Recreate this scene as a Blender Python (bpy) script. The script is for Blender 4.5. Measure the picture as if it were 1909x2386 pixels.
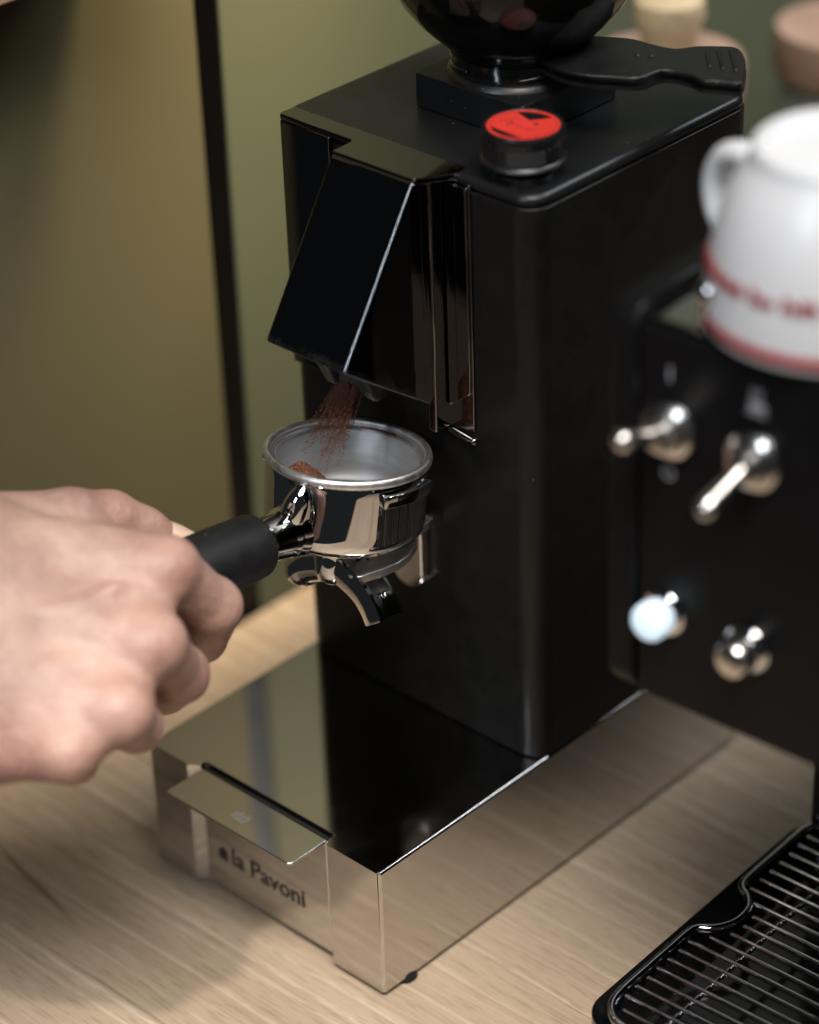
import bpy, bmesh, math, random
import numpy as np
from mathutils import Vector, Matrix

random.seed(7)
for o in list(bpy.data.objects):
    bpy.data.objects.remove(o)
scene = bpy.context.scene
COL = scene.collection
V = Vector

# ------------------------------------------------------------------ camera
CAM_R = V((0.72965, 0.68312, -0.03092))
CAM_U = V((-0.33672, 0.39828, 0.85322))
CAM_F = V((-0.59517, 0.61214, -0.52063))
CAM_C = V((0.74925, -0.60350, 0.75684))
FPX = 5735.0
cam = bpy.data.cameras.new("camera")
cam_o = bpy.data.objects.new("camera", cam)
COL.objects.link(cam_o)
cam_o.matrix_world = Matrix(((CAM_R.x, CAM_U.x, -CAM_F.x, CAM_C.x),
                             (CAM_R.y, CAM_U.y, -CAM_F.y, CAM_C.y),
                             (CAM_R.z, CAM_U.z, -CAM_F.z, CAM_C.z),
                             (0, 0, 0, 1)))
cam.sensor_fit = 'HORIZONTAL'
cam.sensor_width = 24.0
cam.lens = 79.79
cam.clip_start = 0.05
cam.clip_end = 30
cam.dof.use_dof = True
cam.dof.focus_distance = 1.090
cam.dof.aperture_fstop = 2.9
cam.dof.aperture_blades = 0
scene.camera = cam_o

# ------------------------------------------------------------------ world and lamps
TABLE_Z = -0.0025
WALL_X = -0.112
world = bpy.data.worlds.new("World")
scene.world = world
world.use_nodes = True
bg = world.node_tree.nodes["Background"]
bg.inputs[0].default_value = (0.85, 0.92, 1.0, 1)
bg.inputs[1].default_value = 0.017

def aim(o, target):
    d = V(target) - o.location
    o.rotation_euler = d.to_track_quat('-Z', 'Y').to_euler()

def lamp(name, kind, loc, target, power, color, **kw):
    l = bpy.data.lights.new(name, kind)
    l.energy = power
    l.color = color
    for k, v in kw.items():
        setattr(l, k, v)
    o = bpy.data.objects.new(name, l)
    COL.objects.link(o)
    o.location = loc
    aim(o, target)
    return o

lamp("ceiling_softbox", 'AREA', (0.74, -0.42, 1.56), (0.14, -0.12, 0.05), 7.6, (1.0, 0.95, 0.91),
     shape='RECTANGLE', size=0.85, size_y=0.65, spread=math.radians(85))
lamp("ceiling_spot", 'SPOT', (0.46, -0.62, 1.50), (0.150, -0.055, 0.0), 62.0, (1.0, 0.93, 0.85),
     spot_size=math.radians(13.5), spot_blend=1.0, shadow_soft_size=0.03)
lamp("wall_washer", 'SPOT', (WALL_X + 0.19, 0.265, 0.74), (WALL_X, 0.195, 0.285), 42.0, (1.0, 0.77, 0.47),
     spot_size=math.radians(37), spot_blend=1.0, shadow_soft_size=0.09)
lamp("window_front", 'AREA', (0.40, -2.2, 1.52), (0.08, 0.1, 0.25), 4.4, (0.80, 0.90, 1.0),
     shape='RECTANGLE', size=0.18, size_y=0.74, spread=math.radians(90))
lamp("window_back", 'AREA', (0.52, 1.06, 1.30), (-0.10, 0.50, 0.36), 1.7, (0.90, 0.95, 1.0),
     shape='RECTANGLE', size=0.40, size_y=0.40, spread=math.radians(75))
lamp("right_wall_fill", 'SPOT', (WALL_X + 0.30, 0.70, 1.05), (WALL_X, 0.60, 0.32), 22.0, (0.95, 0.97, 1.0),
     spot_size=math.radians(52), spot_blend=1.0, shadow_soft_size=0.04)  # unseen lamp added to brighten the right part of the wall
lamp("neck_glint_lamp", 'AREA', (0.76, 0.68, 1.42), (0.08, 0.02, 0.18), 0.55, (1.0, 0.96, 0.92),
     shape='RECTANGLE', size=0.40, size_y=0.05, spread=math.radians(60))  # unseen lamp added for a highlight along the portafilter neck

scene.view_settings.view_transform = 'Standard'
scene.view_settings.look = 'None'
scene.view_settings.exposure = 0.1
scene.view_settings.gamma = 1.0
scene.render.engine = 'CYCLES'
scene.cycles.use_denoising = True
scene.cycles.max_bounces = 10
scene.cycles.glossy_bounces = 6
scene.cycles.transmission_bounces = 8
scene.cycles.transparent_max_bounces = 12
scene.cycles.caustics_reflective = False
scene.cycles.caustics_refractive = False
scene.cycles.sample_clamp_indirect = 4.0

# ------------------------------------------------------------------ materials
class NT:
    def __init__(s, name):
        s.m = bpy.data.materials.new(name)
        s.m.use_nodes = True
        s.t = s.m.node_tree
        s.b = s.t.nodes["Principled BSDF"]
    def n(s, kind, **kw):
        nd = s.t.nodes.new(kind)
        for k, v in kw.items():
            if isinstance(v, tuple) and k.startswith('i'):
                pass
            setattr(nd, k, v)
        return nd
    def l(s, a, b):
        s.t.links.new(a, b)
    def coords(s, scale=(1, 1, 1), which='Object', rot=(0, 0, 0)):
        tc = s.n('ShaderNodeTexCoord')
        mp = s.n('ShaderNodeMapping')
        mp.inputs['Scale'].default_value = scale
        mp.inputs['Rotation'].default_value = rot
        s.l(tc.outputs[which], mp.inputs['Vector'])
        return mp.outputs[0]
    def noise(s, vec, scale, detail=3, rough=0.5, dist=0.0):
        nd = s.n('ShaderNodeTexNoise')
        nd.inputs['Scale'].default_value = scale
        nd.inputs['Detail'].default_value = detail
        nd.inputs['Roughness'].default_value = rough
        nd.inputs['Distortion'].default_value = dist
        if vec is not None:
            s.l(vec, nd.inputs['Vector'])
        return nd.outputs['Fac']
    def ramp(s, fac, stops):
        r = s.n('ShaderNodeValToRGB')
        e = r.color_ramp.elements
        while len(e) < len(stops):
            e.new(0.5)
        for el, (p, c) in zip(e, stops):
            el.position = p
            el.color = c if len(c) == 4 else (*c, 1)
        s.l(fac, r.inputs[0])
        return r.outputs[0]
    def mixc(s, fac, a, b, mode='MIX'):
        m = s.n('ShaderNodeMix', data_type='RGBA', blend_type=mode)
        for sock, val in ((m.inputs[0], fac), (m.inputs[6], a), (m.inputs[7], b)):
            if isinstance(val, (int, float)):
                sock.default_value = val
            elif isinstance(val, tuple):
                sock.default_value = val if len(val) == 4 else (*val, 1)
            else:
                s.l(val, sock)
        return m.outputs[2]
    def math(s, op, a, b=None, c=None):
        m = s.n('ShaderNodeMath', operation=op)
        for i, val in enumerate((a, b, c)):
            if val is None:
                continue
            if isinstance(val, (int, float)):
                m.inputs[i].default_value = val
            else:
                s.l(val, m.inputs[i])
        return m.outputs[0]
    def maprange(s, v, a, b, c, d):
        m = s.n('ShaderNodeMapRange')
        m.inputs[1].default_value = a
        m.inputs[2].default_value = b
        m.inputs[3].default_value = c
        m.inputs[4].default_value = d
        s.l(v, m.inputs[0])
        return m.outputs[0]
    def bump(s, h, strength, dist):
        b = s.n('ShaderNodeBump')
        b.inputs['Strength'].default_value = strength
        b.inputs['Distance'].default_value = dist
        s.l(h, b.inputs['Height'])
        s.l(b.outputs[0], s.b.inputs['Normal'])
    def set(s, **kw):
        for k, v in kw.items():
            sock = s.b.inputs[k.replace('_', ' ')]
            if isinstance(v, (int, float)):
                sock.default_value = v
            elif isinstance(v, tuple):
                sock.default_value = v if len(v) == 4 else (*v, 1)
            else:
                s.l(v, sock)
        return s

def simple(name, color, rough, metallic=0.0, var=0.06, scale=60, bump=0.0, dust=0.0, smudge=0.0, **kw):
    t = NT(name)
    co = t.coords()
    f = t.noise(co, scale, 4, 0.6)
    a = tuple(max(0, c * (1 - var)) for c in color)
    b = tuple(min(1, c * (1 + var)) for c in color)
    colr = t.ramp(f, [(0.3, a), (0.7, b)])
    if dust:
        v = t.n('ShaderNodeTexVoronoi'); v.inputs['Scale'].default_value = 260; t.l(co, v.inputs['Vector'])
        sepc = t.n('ShaderNodeSeparateColor'); t.l(v.outputs['Color'], sepc.inputs[0])
        keep = t.math('GREATER_THAN', sepc.outputs[0], 1 - dust)
        colr = t.mixc(t.math('MULTIPLY', t.maprange(v.outputs['Distance'], 0.05, 0.10, 0.55, 0.0), keep), colr, (0.30, 0.29, 0.27))
    rg_ = t.maprange(f, 0.3, 0.7, max(0.0, rough * 0.85), min(1, rough * 1.15))
    if smudge:
        sm = t.noise(co, 14, 5, 0.62, 0.8)
        rg_ = t.math('ADD', rg_, t.maprange(sm, 0.48, 0.75, 0.0, smudge))
    t.set(Base_Color=colr, Metallic=metallic, Roughness=rg_)
    if bump:
        t.bump(t.noise(co, scale * 12, 3, 0.6), bump, 0.0004)
    for k, v in kw.items():
        t.set(**{k: v})
    return t.m

MAT = {}
MAT['matte_black'] = simple('matte_black_metal', (0.0052, 0.0052, 0.0052), 0.40, bump=0.10, scale=90, dust=0.03, Specular_IOR_Level=0.3)
MAT['top_black'] = simple('satin_black_plate', (0.0065, 0.0070, 0.0078), 0.38, bump=0.12, scale=90, dust=0.12, Specular_IOR_Level=0.4)
MAT['gloss_black'] = simple('black_chrome', (0.165, 0.165, 0.17), 0.03, metallic=1.0, var=0.0, smudge=0.04)
MAT['black_plastic'] = simple('black_plastic', (0.006, 0.006, 0.0066), 0.36, bump=0.15, scale=120, dust=0.10)
MAT['dark_plastic_gloss'] = simple('glossy_dark_plastic', (0.008, 0.008, 0.008), 0.13)
MAT['rubber'] = simple('handle_rubber', (0.0075, 0.0075, 0.0085), 0.52, bump=0.4, scale=150, var=0.3, dust=0.10, Specular_IOR_Level=0.3)
MAT['chrome'] = simple('polished_chrome', (0.70, 0.70, 0.71), 0.035, metallic=1.0, var=0.01)
MAT['base_chrome'] = simple('mirror_steel', (0.585, 0.572, 0.558), 0.05, metallic=1.0, var=0.015, scale=25, smudge=0.10)
MAT['top_chrome'] = simple('mirror_steel_top', (0.585, 0.572, 0.558), 0.06, metallic=1.0, var=0.015, scale=25, smudge=0.10)
MAT['gap_black'] = simple('black_felt', (0.0010, 0.0010, 0.0010), 0.38, Specular_IOR_Level=0.16)
MAT['tray_black'] = simple('black_enamel', (0.006, 0.006, 0.0065), 0.10)
MAT['machine_black'] = simple('machine_black_paint', (0.0048, 0.0048, 0.0054), 0.34, bump=0.08, Specular_IOR_Level=0.13)
MAT['white_china'] = simple('white_porcelain', (0.56, 0.57, 0.585), 0.34, var=0.01)
MAT['red_print'] = simple('red_glaze', (0.27, 0.011, 0.013), 0.35)
MAT['red_sticker'] = simple('red_sticker', (0.50, 0.034, 0.024), 0.3, smudge=0.1)
MAT['dark_print'] = simple('dark_print', (0.018, 0.017, 0.016), 0.3)
MAT['grey_print'] = simple('grey_print', (0.30, 0.30, 0.33), 0.5)
MAT['lid_wood'] = simple('pale_lid_wood', (0.30, 0.19, 0.135), 0.5, var=0.15, scale=30)
MAT['cork'] = simple('cork', (0.42, 0.32, 0.19), 0.7, var=0.2, scale=80)
MAT['jar_dark'] = simple('jar_contents', (0.10, 0.055, 0.035), 0.5, var=0.4, scale=60)
MAT['nail'] = simple('fingernail', (0.62, 0.45, 0.33), 0.28)
MAT['switch_steel'] = simple('satin_nickel', (0.62, 0.60, 0.57), 0.22, metallic=1.0)
MAT['steel_edge'] = simple('brushed_steel', (0.70, 0.69, 0.68), 0.42, metallic=1.0, var=0.15, scale=300)

# brushed inside of the basket
t = NT('basket_steel')
co = t.coords((60, 60, 900))
f = t.noise(co, 1.0, 3, 0.6)
t.set(Base_Color=t.ramp(f, [(0.3, (0.42, 0.42, 0.42)), (0.7, (0.52, 0.52, 0.525))]), Metallic=1.0,
      Roughness=t.maprange(f, 0.3, 0.7, 0.46, 0.58))
MAT['basket'] = t.m

# smoked hopper plastic
t = NT('smoked_hopper')
t.set(Base_Color=(0.006, 0.0055, 0.005), Roughness=0.06)
tr = t.n('ShaderNodeBsdfTransparent')
tr.inputs[0].default_value = (0.30, 0.27, 0.21, 1)
lw = t.n('ShaderNodeLayerWeight')
lw.inputs[0].default_value = 0.35
mx = t.n('ShaderNodeMixShader')
t.l(t.maprange(lw.outputs['Facing'], 0.0, 1.0, 0.45, 0.9), mx.inputs[0])
t.l(tr.outputs[0], mx.inputs[1])
t.l(t.b.outputs[0], mx.inputs[2])
t.l(mx.outputs[0], t.t.nodes['Material Output'].inputs[0])
MAT['hopper'] = t.m

t = NT('piano_black_dusty')
gp = t.n('ShaderNodeNewGeometry')
sx_ = t.n('ShaderNodeSeparateXYZ'); t.l(gp.outputs['Position'], sx_.inputs[0])
sd_ = t.math('ADD', t.math('MULTIPLY', t.math('SUBTRACT', sx_.outputs[1], 0.0408), 0.582), t.math('MULTIPLY', t.math('SUBTRACT', sx_.outputs[2], 0.258), 0.813))
nz_ = t.noise(t.coords((1, 1, 1)), 130, 4, 0.65)
nf_ = t.noise(t.coords((1, 1, 1)), 1400, 3, 0.7)
mk = t.math('MULTIPLY', t.maprange(t.math('ADD', sd_, t.math('MULTIPLY', t.math('SUBTRACT', nz_, 0.5), 0.012)), -0.001, 0.0036, 0.10, 0.0), t.maprange(nf_, 0.45, 0.65, 0.0, 1.0))
t.set(Base_Color=t.mixc(mk, (0.165, 0.165, 0.17), (0.12, 0.11, 0.105)), Metallic=t.maprange(mk, 0.0, 0.4, 1.0, 0.0), Roughness=t.maprange(mk, 0.0, 0.5, 0.03, 0.5))
MAT['gloss_dusty'] = t.m

# clear glass for storage jars
t = NT('jar_glass')
t.set(Base_Color=(0.7, 0.75, 0.7), Roughness=0.05)
tr = t.n('ShaderNodeBsdfTransparent')
tr.inputs[0].default_value = (0.86, 0.9, 0.86, 1)
mx = t.n('ShaderNodeMixShader')
mx.inputs[0].default_value = 0.12
t.l(tr.outputs[0], mx.inputs[1])
t.l(t.b.outputs[0], mx.inputs[2])
t.l(mx.outputs[0], t.t.nodes['Material Output'].inputs[0])
MAT['glass'] = t.m

# grey translucent plastic of the chute clips
MAT['clip'] = simple('grey_translucent_plastic', (0.055, 0.055, 0.052), 0.25, var=0.1)

# coffee
t = NT('coffee_grounds')
co = t.coords()
f = t.noise(co, 1500, 3, 0.7)
t.set(Base_Color=t.ramp(f, [(0.3, (0.075, 0.028, 0.017)), (0.55, (0.20, 0.082, 0.050)), (0.75, (0.34, 0.17, 0.11))]),
      Roughness=0.75, Specular_IOR_Level=0.25)
MAT['coffee'] = t.m
MAT['bean'] = simple('roasted_bean', (0.028, 0.014, 0.009), 0.32, var=0.4, scale=200)

# oak planks: grain along x
t = NT('oak_plank')
geo = t.n('ShaderNodeNewGeometry')
oi = t.n('ShaderNodeObjectInfo')
off = t.n('ShaderNodeVectorMath', operation='MULTIPLY_ADD')
cmb = t.n('ShaderNodeCombineXYZ')
t.l(oi.outputs['Random'], cmb.inputs[0]); t.l(oi.outputs['Random'], cmb.inputs[1]); t.l(oi.outputs['Random'], cmb.inputs[2])
t.l(cmb.outputs[0], off.inputs[0])
off.inputs[1].default_value = (7.3, 3.1, 5.7)
t.l(geo.outputs['Position'], off.inputs[2])
def wmap(scale):
    mp = t.n('ShaderNodeMapping')
    mp.inputs['Scale'].default_value = scale
    t.l(off.outputs[0], mp.inputs[0])
    return mp.outputs[0]
warp = t.noise(wmap((4, 14, 4)), 1.0, 2, 0.5)
wv = t.n('ShaderNodeVectorMath', operation='MULTIPLY_ADD')
wc = t.n('ShaderNodeCombineXYZ')
t.l(t.math('SUBTRACT', warp, 0.5), wc.inputs[1])
t.l(wc.outputs[0], wv.inputs[0]); wv.inputs[1].default_value = (0, 0.013, 0); t.l(off.outputs[0], wv.inputs[2])
def gmap(scale):
    mp = t.n('ShaderNodeMapping')
    mp.inputs['Scale'].default_value = scale
    t.l(wv.outputs[0], mp.inputs[0])
    return mp.outputs[0]
broad = t.noise(gmap((1.1, 20, 2)), 1.0, 3, 0.55)
streak = t.noise(gmap((2.6, 300, 7)), 1.0, 2, 0.5)
dark = t.noise(gmap((3.4, 240, 9)), 1.0, 3, 0.55)
mid = t.noise(gmap((9, 430, 9)), 1.0, 3, 0.6)
fine = t.noise(gmap((62, 1150, 30)), 1.0, 2, 0.6)
c1 = t.ramp(broad, [(0.30, (0.315, 0.233, 0.157)), (0.5, (0.375, 0.285, 0.197)), (0.70, (0.435, 0.338, 0.242))])
c1 = t.mixc(t.maprange(mid, 0.35, 0.65, 0.0, 0.35), c1, (0.50, 0.395, 0.285))
c2 = t.mixc(t.maprange(streak, 0.55, 0.68, 0.0, 0.52), c1, (0.63, 0.52, 0.40))
c3 = t.mixc(t.maprange(dark, 0.57, 0.70, 0.0, 0.5), c2, (0.225, 0.152, 0.096))
c5 = t.mixc(t.maprange(fine, 0.54, 0.64, 0.0, 0.5), c3, (0.185, 0.122, 0.076))
c6 = t.mixc(t.maprange(oi.outputs['Random'], 0, 1, 0.0, 0.16), c5, (0.30, 0.21, 0.13))
# one long dark check in the wood at the near left
sp = t.n('ShaderNodeSeparateXYZ'); t.l(geo.outputs['Position'], sp.inputs[0])
cw = t.noise(t.coords((30, 30, 30), 'Object'), 1.0, 2, 0.5)
ln = t.math('ADD', t.math('MULTIPLY_ADD', sp.outputs[0], 0.205, 0.0530), t.math('ADD', sp.outputs[1], t.math('MULTIPLY', t.math('SUBTRACT', cw, 0.5), 0.004)))
band = t.maprange(t.math('ABSOLUTE', ln), 0.0004, 0.0020, 1.0, 0.0)
inx = t.math('MULTIPLY', t.maprange(sp.outputs[0], -0.09, -0.05, 0.0, 1.0), t.maprange(sp.outputs[0], -0.02, 0.012, 1.0, 0.0))
c7 = t.mixc(t.math('MULTIPLY', t.math('MULTIPLY', band, inx), 0.7), c6, (0.085, 0.05, 0.03))
t.set(Base_Color=c7, Roughness=t.maprange(fine, 0.3, 0.7, 0.40, 0.56), Specular_IOR_Level=0.35)
t.bump(t.math('ADD', t.math('MULTIPLY', fine, 0.8), t.math('MULTIPLY', mid, 0.6)), 0.40, 0.0006)
MAT['oak'] = t.m

# green lacquer wall panels
t = NT('olive_lacquer')
f = t.noise(t.coords((3, 3, 3)), 1.0, 3, 0.5)
t.set(Base_Color=t.ramp(f, [(0.3, (0.078, 0.086, 0.052)), (0.7, (0.094, 0.102, 0.064))]), Roughness=0.6, Specular_IOR_Level=0.12)
MAT['wall'] = t.m
t = NT('brown_olive_lacquer')
f = t.noise(t.coords((3, 3, 3)), 1.0, 3, 0.5)
t.set(Base_Color=t.ramp(f, [(0.3, (0.086, 0.078, 0.042)), (0.7, (0.102, 0.092, 0.051))]), Roughness=0.6, Specular_IOR_Level=0.12)
MAT['wall_brown'] = t.m

# skin
t = NT('skin')
at_n = t.n('ShaderNodeAttribute'); at_n.attribute_name = 'redness'
co = t.coords()
f1 = t.noise(co, 42, 4, 0.6)
f2 = t.noise(co, 240, 3, 0.6)
sk = t.ramp(f1, [(0.3, (0.255, 0.150, 0.118)), (0.5, (0.34, 0.213, 0.170)), (0.72, (0.425, 0.282, 0.224))])
sk = t.mixc(t.math('MULTIPLY', at_n.outputs['Fac'], 0.62), sk, (0.42, 0.180, 0.140))
sk = t.mixc(t.maprange(f2, 0.45, 0.75, 0.0, 0.22), sk, (0.33, 0.18, 0.135))
t.set(Base_Color=sk, Roughness=0.46, Specular_IOR_Level=0.4, Subsurface_Weight=0.16, Subsurface_Scale=0.004)
t.b.inputs['Subsurface Radius'].default_value = (1.0, 0.35, 0.2)
vor = t.n('ShaderNodeTexVoronoi'); vor.inputs['Scale'].default_value = 900; t.l(co, vor.inputs['Vector'])
t.bump(t.math('ADD', t.math('MULTIPLY', vor.outputs['Distance'], 0.5), t.math('MULTIPLY_ADD', t.noise(co, 95, 3, 0.55), 2.6, f2)), 0.42, 0.0010)
MAT['skin'] = t.m

# pale blue cap face with mild emission of its own
t = NT('pale_blue_cap')
t.set(Base_Color=(0.72, 0.82, 0.9), Roughness=0.15, Emission_Color=(0.62, 0.84, 1.0), Emission_Strength=0.5)
MAT['pale_blue'] = t.m

# ------------------------------------------------------------------ mesh helpers
def link(name, me, mat, parent=None, smooth=True, angle=35, wn=False):
    o = bpy.data.objects.new(name, me)
    COL.objects.link(o)
    if wn:
        angle = 180
        md = o.modifiers.new('weighted', 'WEIGHTED_NORMAL')
        md.mode = 'FACE_AREA'
        md.weight = 100
        md.keep_sharp = False
    if mat is not None and not me.materials:
        me.materials.append(MAT[mat])
    if smooth:
        me.shade_smooth()
        try:
            me.set_sharp_from_angle(angle=math.radians(angle))
        except Exception:
            pass
    if parent is not None:
        attach(o, parent)
    return o

KEEP = {}
def attach(o, parent):
    o.parent = parent
    root = parent
    # meshes are written in world coordinates unless their root is local
    if not parent.get('_local'):
        o.matrix_parent_inverse = world_of(parent).inverted()
    else:
        o['_local'] = 1

def world_of(o):
    m = Matrix.LocRotScale(o.location, o.rotation_euler, o.scale)
    if o.parent is not None:
        return world_of(o.parent) @ o.matrix_parent_inverse @ m
    return m

def empty(name, loc, rz=0.0, label=None, cat=None, group=None, kind=None, local=False):
    o = bpy.data.objects.new(name, None)
    COL.objects.link(o)
    o.location = loc
    o.rotation_euler = (0, 0, rz)
    o.empty_display_size = 0.02
    if local:
        o['_local'] = 1
    return tag(o, label, cat, group, kind)

def tag(o, label=None, cat=None, group=None, kind=None):
    if label: o['label'] = label
    if cat: o['category'] = cat
    if group: o['group'] = group
    if kind: o['kind'] = kind
    return o

def to_mesh(bm, name):
    me = bpy.data.meshes.new(name)
    bmesh.ops.recalc_face_normals(bm, faces=bm.faces[:])
    bm.to_mesh(me)
    bm.free()
    return me

def bevel_all(bm, w, seg=3, angle=20, edges=None):
    if w <= 0:
        return
    es = edges if edges is not None else [e for e in bm.edges if len(e.link_faces) == 2 and e.calc_face_angle(0) > math.radians(angle)]
    bmesh.ops.bevel(bm, geom=es, offset=w, segments=seg, profile=0.5, affect='EDGES', clamp_overlap=True)

def box_bm(x0, x1, y0, y1, z0, z1):
    bm = bmesh.new()
    bmesh.ops.create_cube(bm, size=1.0)
    for v in bm.verts:
        v.co = V((x0 if v.co.x < 0 else x1, y0 if v.co.y < 0 else y1, z0 if v.co.z < 0 else z1))
    return bm

def box(name, x0, x1, y0, y1, z0, z1, mat, parent=None, bev=0.0008, seg=2):
    bm = box_bm(x0, x1, y0, y1, z0, z1)
    bevel_all(bm, bev, seg)
    return link(name, to_mesh(bm, name), mat, parent, wn=bev > 0)

def prism_bm(pts, axis, lo, hi):
    bm = bmesh.new()
    def P(a, b, c):
        return {'z': (a, b, c), 'x': (c, a, b), 'y': (a, c, b)}[axis]
    f0 = [bm.verts.new(P(a, b, lo)) for a, b in pts]
    f1 = [bm.verts.new(P(a, b, hi)) for a, b in pts]
    bm.faces.new(f0)
    bm.faces.new(f1)
    n = len(pts)
    for i in range(n):
        bm.faces.new((f0[i], f0[(i + 1) % n], f1[(i + 1) % n], f1[i]))
    bmesh.ops.recalc_face_normals(bm, faces=bm.faces[:])
    return bm

def prism(name, pts, axis, lo, hi, mat, parent=None, bev=0.0006, seg=2, angle=20):
    bm = prism_bm(pts, axis, lo, hi)
    bevel_all(bm, bev, seg, angle)
    return link(name, to_mesh(bm, name), mat, parent, wn=bev > 0)

def rrect(x0, x1, y0, y1, r, n=8):
    pts = []
    for cx, cy, a0 in ((x1 - r, y1 - r, 0), (x0 + r, y1 - r, 90), (x0 + r, y0 + r, 180), (x1 - r, y0 + r, 270)):
        for i in range(n + 1):
            a = math.radians(a0 + 90 * i / n)
            pts.append((cx + r * math.cos(a), cy + r * math.sin(a)))
    return pts

def lathe_bm(prof, seg=48, closed=False):
    bm = bmesh.new()
    rings = []
    for r, z in prof:
        if r < 1e-6:
            rings.append([bm.verts.new((0, 0, z))])
        else:
            rings.append([bm.verts.new((r * math.cos(2 * math.pi * i / seg), r * math.sin(2 * math.pi * i / seg), z)) for i in range(seg)])
    pairs = list(zip(rings[:-1], rings[1:]))
    if closed:
        pairs.append((rings[-1], rings[0]))
    for a, b in pairs:
        for i in range(seg):
            j = (i + 1) % seg
            if len(a) == 1 and len(b) == 1:
                continue
            if len(a) == 1:
                bm.faces.new((a[0], b[i], b[j]))
            elif len(b) == 1:
                bm.faces.new((a[i], a[j], b[0]))
            else:
                bm.faces.new((a[i], a[j], b[j], b[i]))
    return bm

def frame(origin, zdir, xhint=(1, 0, 0)):
    z = V(zdir).normalized()
    x = V(xhint) - z * V(xhint).dot(z)
    x.normalize()
    y = z.cross(x)
    m = Matrix((x, y, z)).transposed().to_4x4()
    m.translation = V(origin)
    return m

def lathe(name, prof, mat, parent=None, mx=None, seg=48, closed=False, angle=35):
    bm = lathe_bm(prof, seg, closed)
    if mx is not None:
        bm.transform(mx)
    return link(name, to_mesh(bm, name), mat, parent, angle=angle)

def spline(pts, n=6):
    P = [V(p) for p in pts]
    out = []
    for i in range(len(P) - 1):
        p0 = P[max(i - 1, 0)]; p1 = P[i]; p2 = P[i + 1]; p3 = P[min(i + 2, len(P) - 1)]
        for k in range(n):
            s = k / n
            out.append(0.5 * ((2 * p1) + (p2 - p0) * s + (2 * p0 - 5 * p1 + 4 * p2 - p3) * s * s + (3 * p1 - p0 - 3 * p2 + p3) * s ** 3))
    out.append(P[-1])
    return out

def tube_bm(pts, rad, seg=12, cap=True, round_end=False, closed=False):
    P = [V(p) for p in pts]
    R = rad if isinstance(rad, (list, tuple)) else [rad] * len(P)
    R = list(R)
    if round_end and not closed:
        d0 = (P[0] - P[1]).normalized(); d1 = (P[-1] - P[-2]).normalized()
        a, b = [], []
        for k in (1.0, 0.86, 0.5):
            s = math.sqrt(max(0, 1 - k * k))
            a.append((P[0] + d0 * R[0] * k, max(R[0] * s, R[0] * 0.05)))
        for k in (0.5, 0.86, 1.0):
            s = math.sqrt(max(0, 1 - k * k))
            b.append((P[-1] + d1 * R[-1] * k, max(R[-1] * s, R[-1] * 0.05)))
        P = [q for q, _ in a] + P + [q for q, _ in b]
        R = [r for _, r in a] + R + [r for _, r in b]
    bm = bmesh.new()
    rings = []
    n = len(P)
    up = None
    for i in range(n):
        if closed:
            d = (P[(i + 1) % n] - P[i - 1]).normalized()
        else:
            d = (P[min(i + 1, n - 1)] - P[max(i - 1, 0)]).normalized()
        if up is None:
            up = V((0, 0, 1)) if abs(d.z) < 0.9 else V((1, 0, 0))
        u = (up - d * up.dot(d)).normalized()
        up = u
        w = d.cross(u)
        rings.append([bm.verts.new(P[i] + (u * math.cos(2 * math.pi * k / seg) + w * math.sin(2 * math.pi * k / seg)) * R[i]) for k in range(seg)])
    m = n if closed else n - 1
    for i in range(m):
        a, b = rings[i], rings[(i + 1) % n]
        for k in range(seg):
            j = (k + 1) % seg
            bm.faces.new((a[k], a[j], b[j], b[k]))
    if cap and not closed:
        bm.faces.new(rings[0][::-1])
        bm.faces.new(rings[-1])
    return bm

def tube(name, pts, rad, mat, parent=None, seg=12, **kw):
    return link(name, to_mesh(tube_bm(pts, rad, seg, **kw), name), mat, parent, angle=60)

def join_bms(bms):
    out = bmesh.new()
    for b in bms:
        me = bpy.data.meshes.new('tmp')
        b.to_mesh(me)
        b.free()
        out.from_mesh(me)
        bpy.data.meshes.remove(me)
    return out

# ------------------------------------------------------------------ setting: countertop and wall
counter = empty('countertop', (0.4, 0, TABLE_Z), kind='structure')
PW = 0.118
bm = box_bm(-0.745, 0.745, -PW / 2 + 0.00012, PW / 2 - 0.00012, -0.03, 0)
bevel_all(bm, 0.00025, 1)
plank_me = to_mesh(bm, 'plank')
plank_me.materials.append(MAT['oak'])
for i in range(11):
    o = bpy.data.objects.new('plank', plank_me)
    COL.objects.link(o)
    o.parent = counter
    o.location = (WALL_X + 0.745 - 0.4 + 0.002, -0.248 + PW * i, 0)

wall = empty('wall', (WALL_X, 0.16, 0), kind='structure')
box('panel', WALL_X - 0.034, WALL_X, -0.02, 0.1575, -0.06, 1.9, 'wall_brown', wall, bev=0.001)
box('panel', WALL_X - 0.034, WALL_X, 0.1718, 1.4, -0.06, 1.9, 'wall', wall, bev=0.001)
box('trim_strip', WALL_X - 0.040, WALL_X - 0.0012, 0.1572, 0.1720, -0.06, 1.9, 'gap_black', wall, bev=0.0005)

shelf = empty('wall_shelf', (WALL_X, 0.03, 0.384), label='pale wooden wall shelf just showing in the upper left corner', cat='shelf')
box('board', WALL_X + 0.0006, -0.044, -0.015, 0.105, 0.3872, 0.4050, 'lid_wood', shelf, bev=0.001)
prism('bracket', [(WALL_X + 0.0006, 0.3868), (WALL_X + 0.0006, 0.350), (WALL_X + 0.005, 0.350), (-0.062, 0.3822), (-0.062, 0.3868)], 'y', -0.012, -0.006, 'black_plastic', shelf, bev=0.0005)

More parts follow.
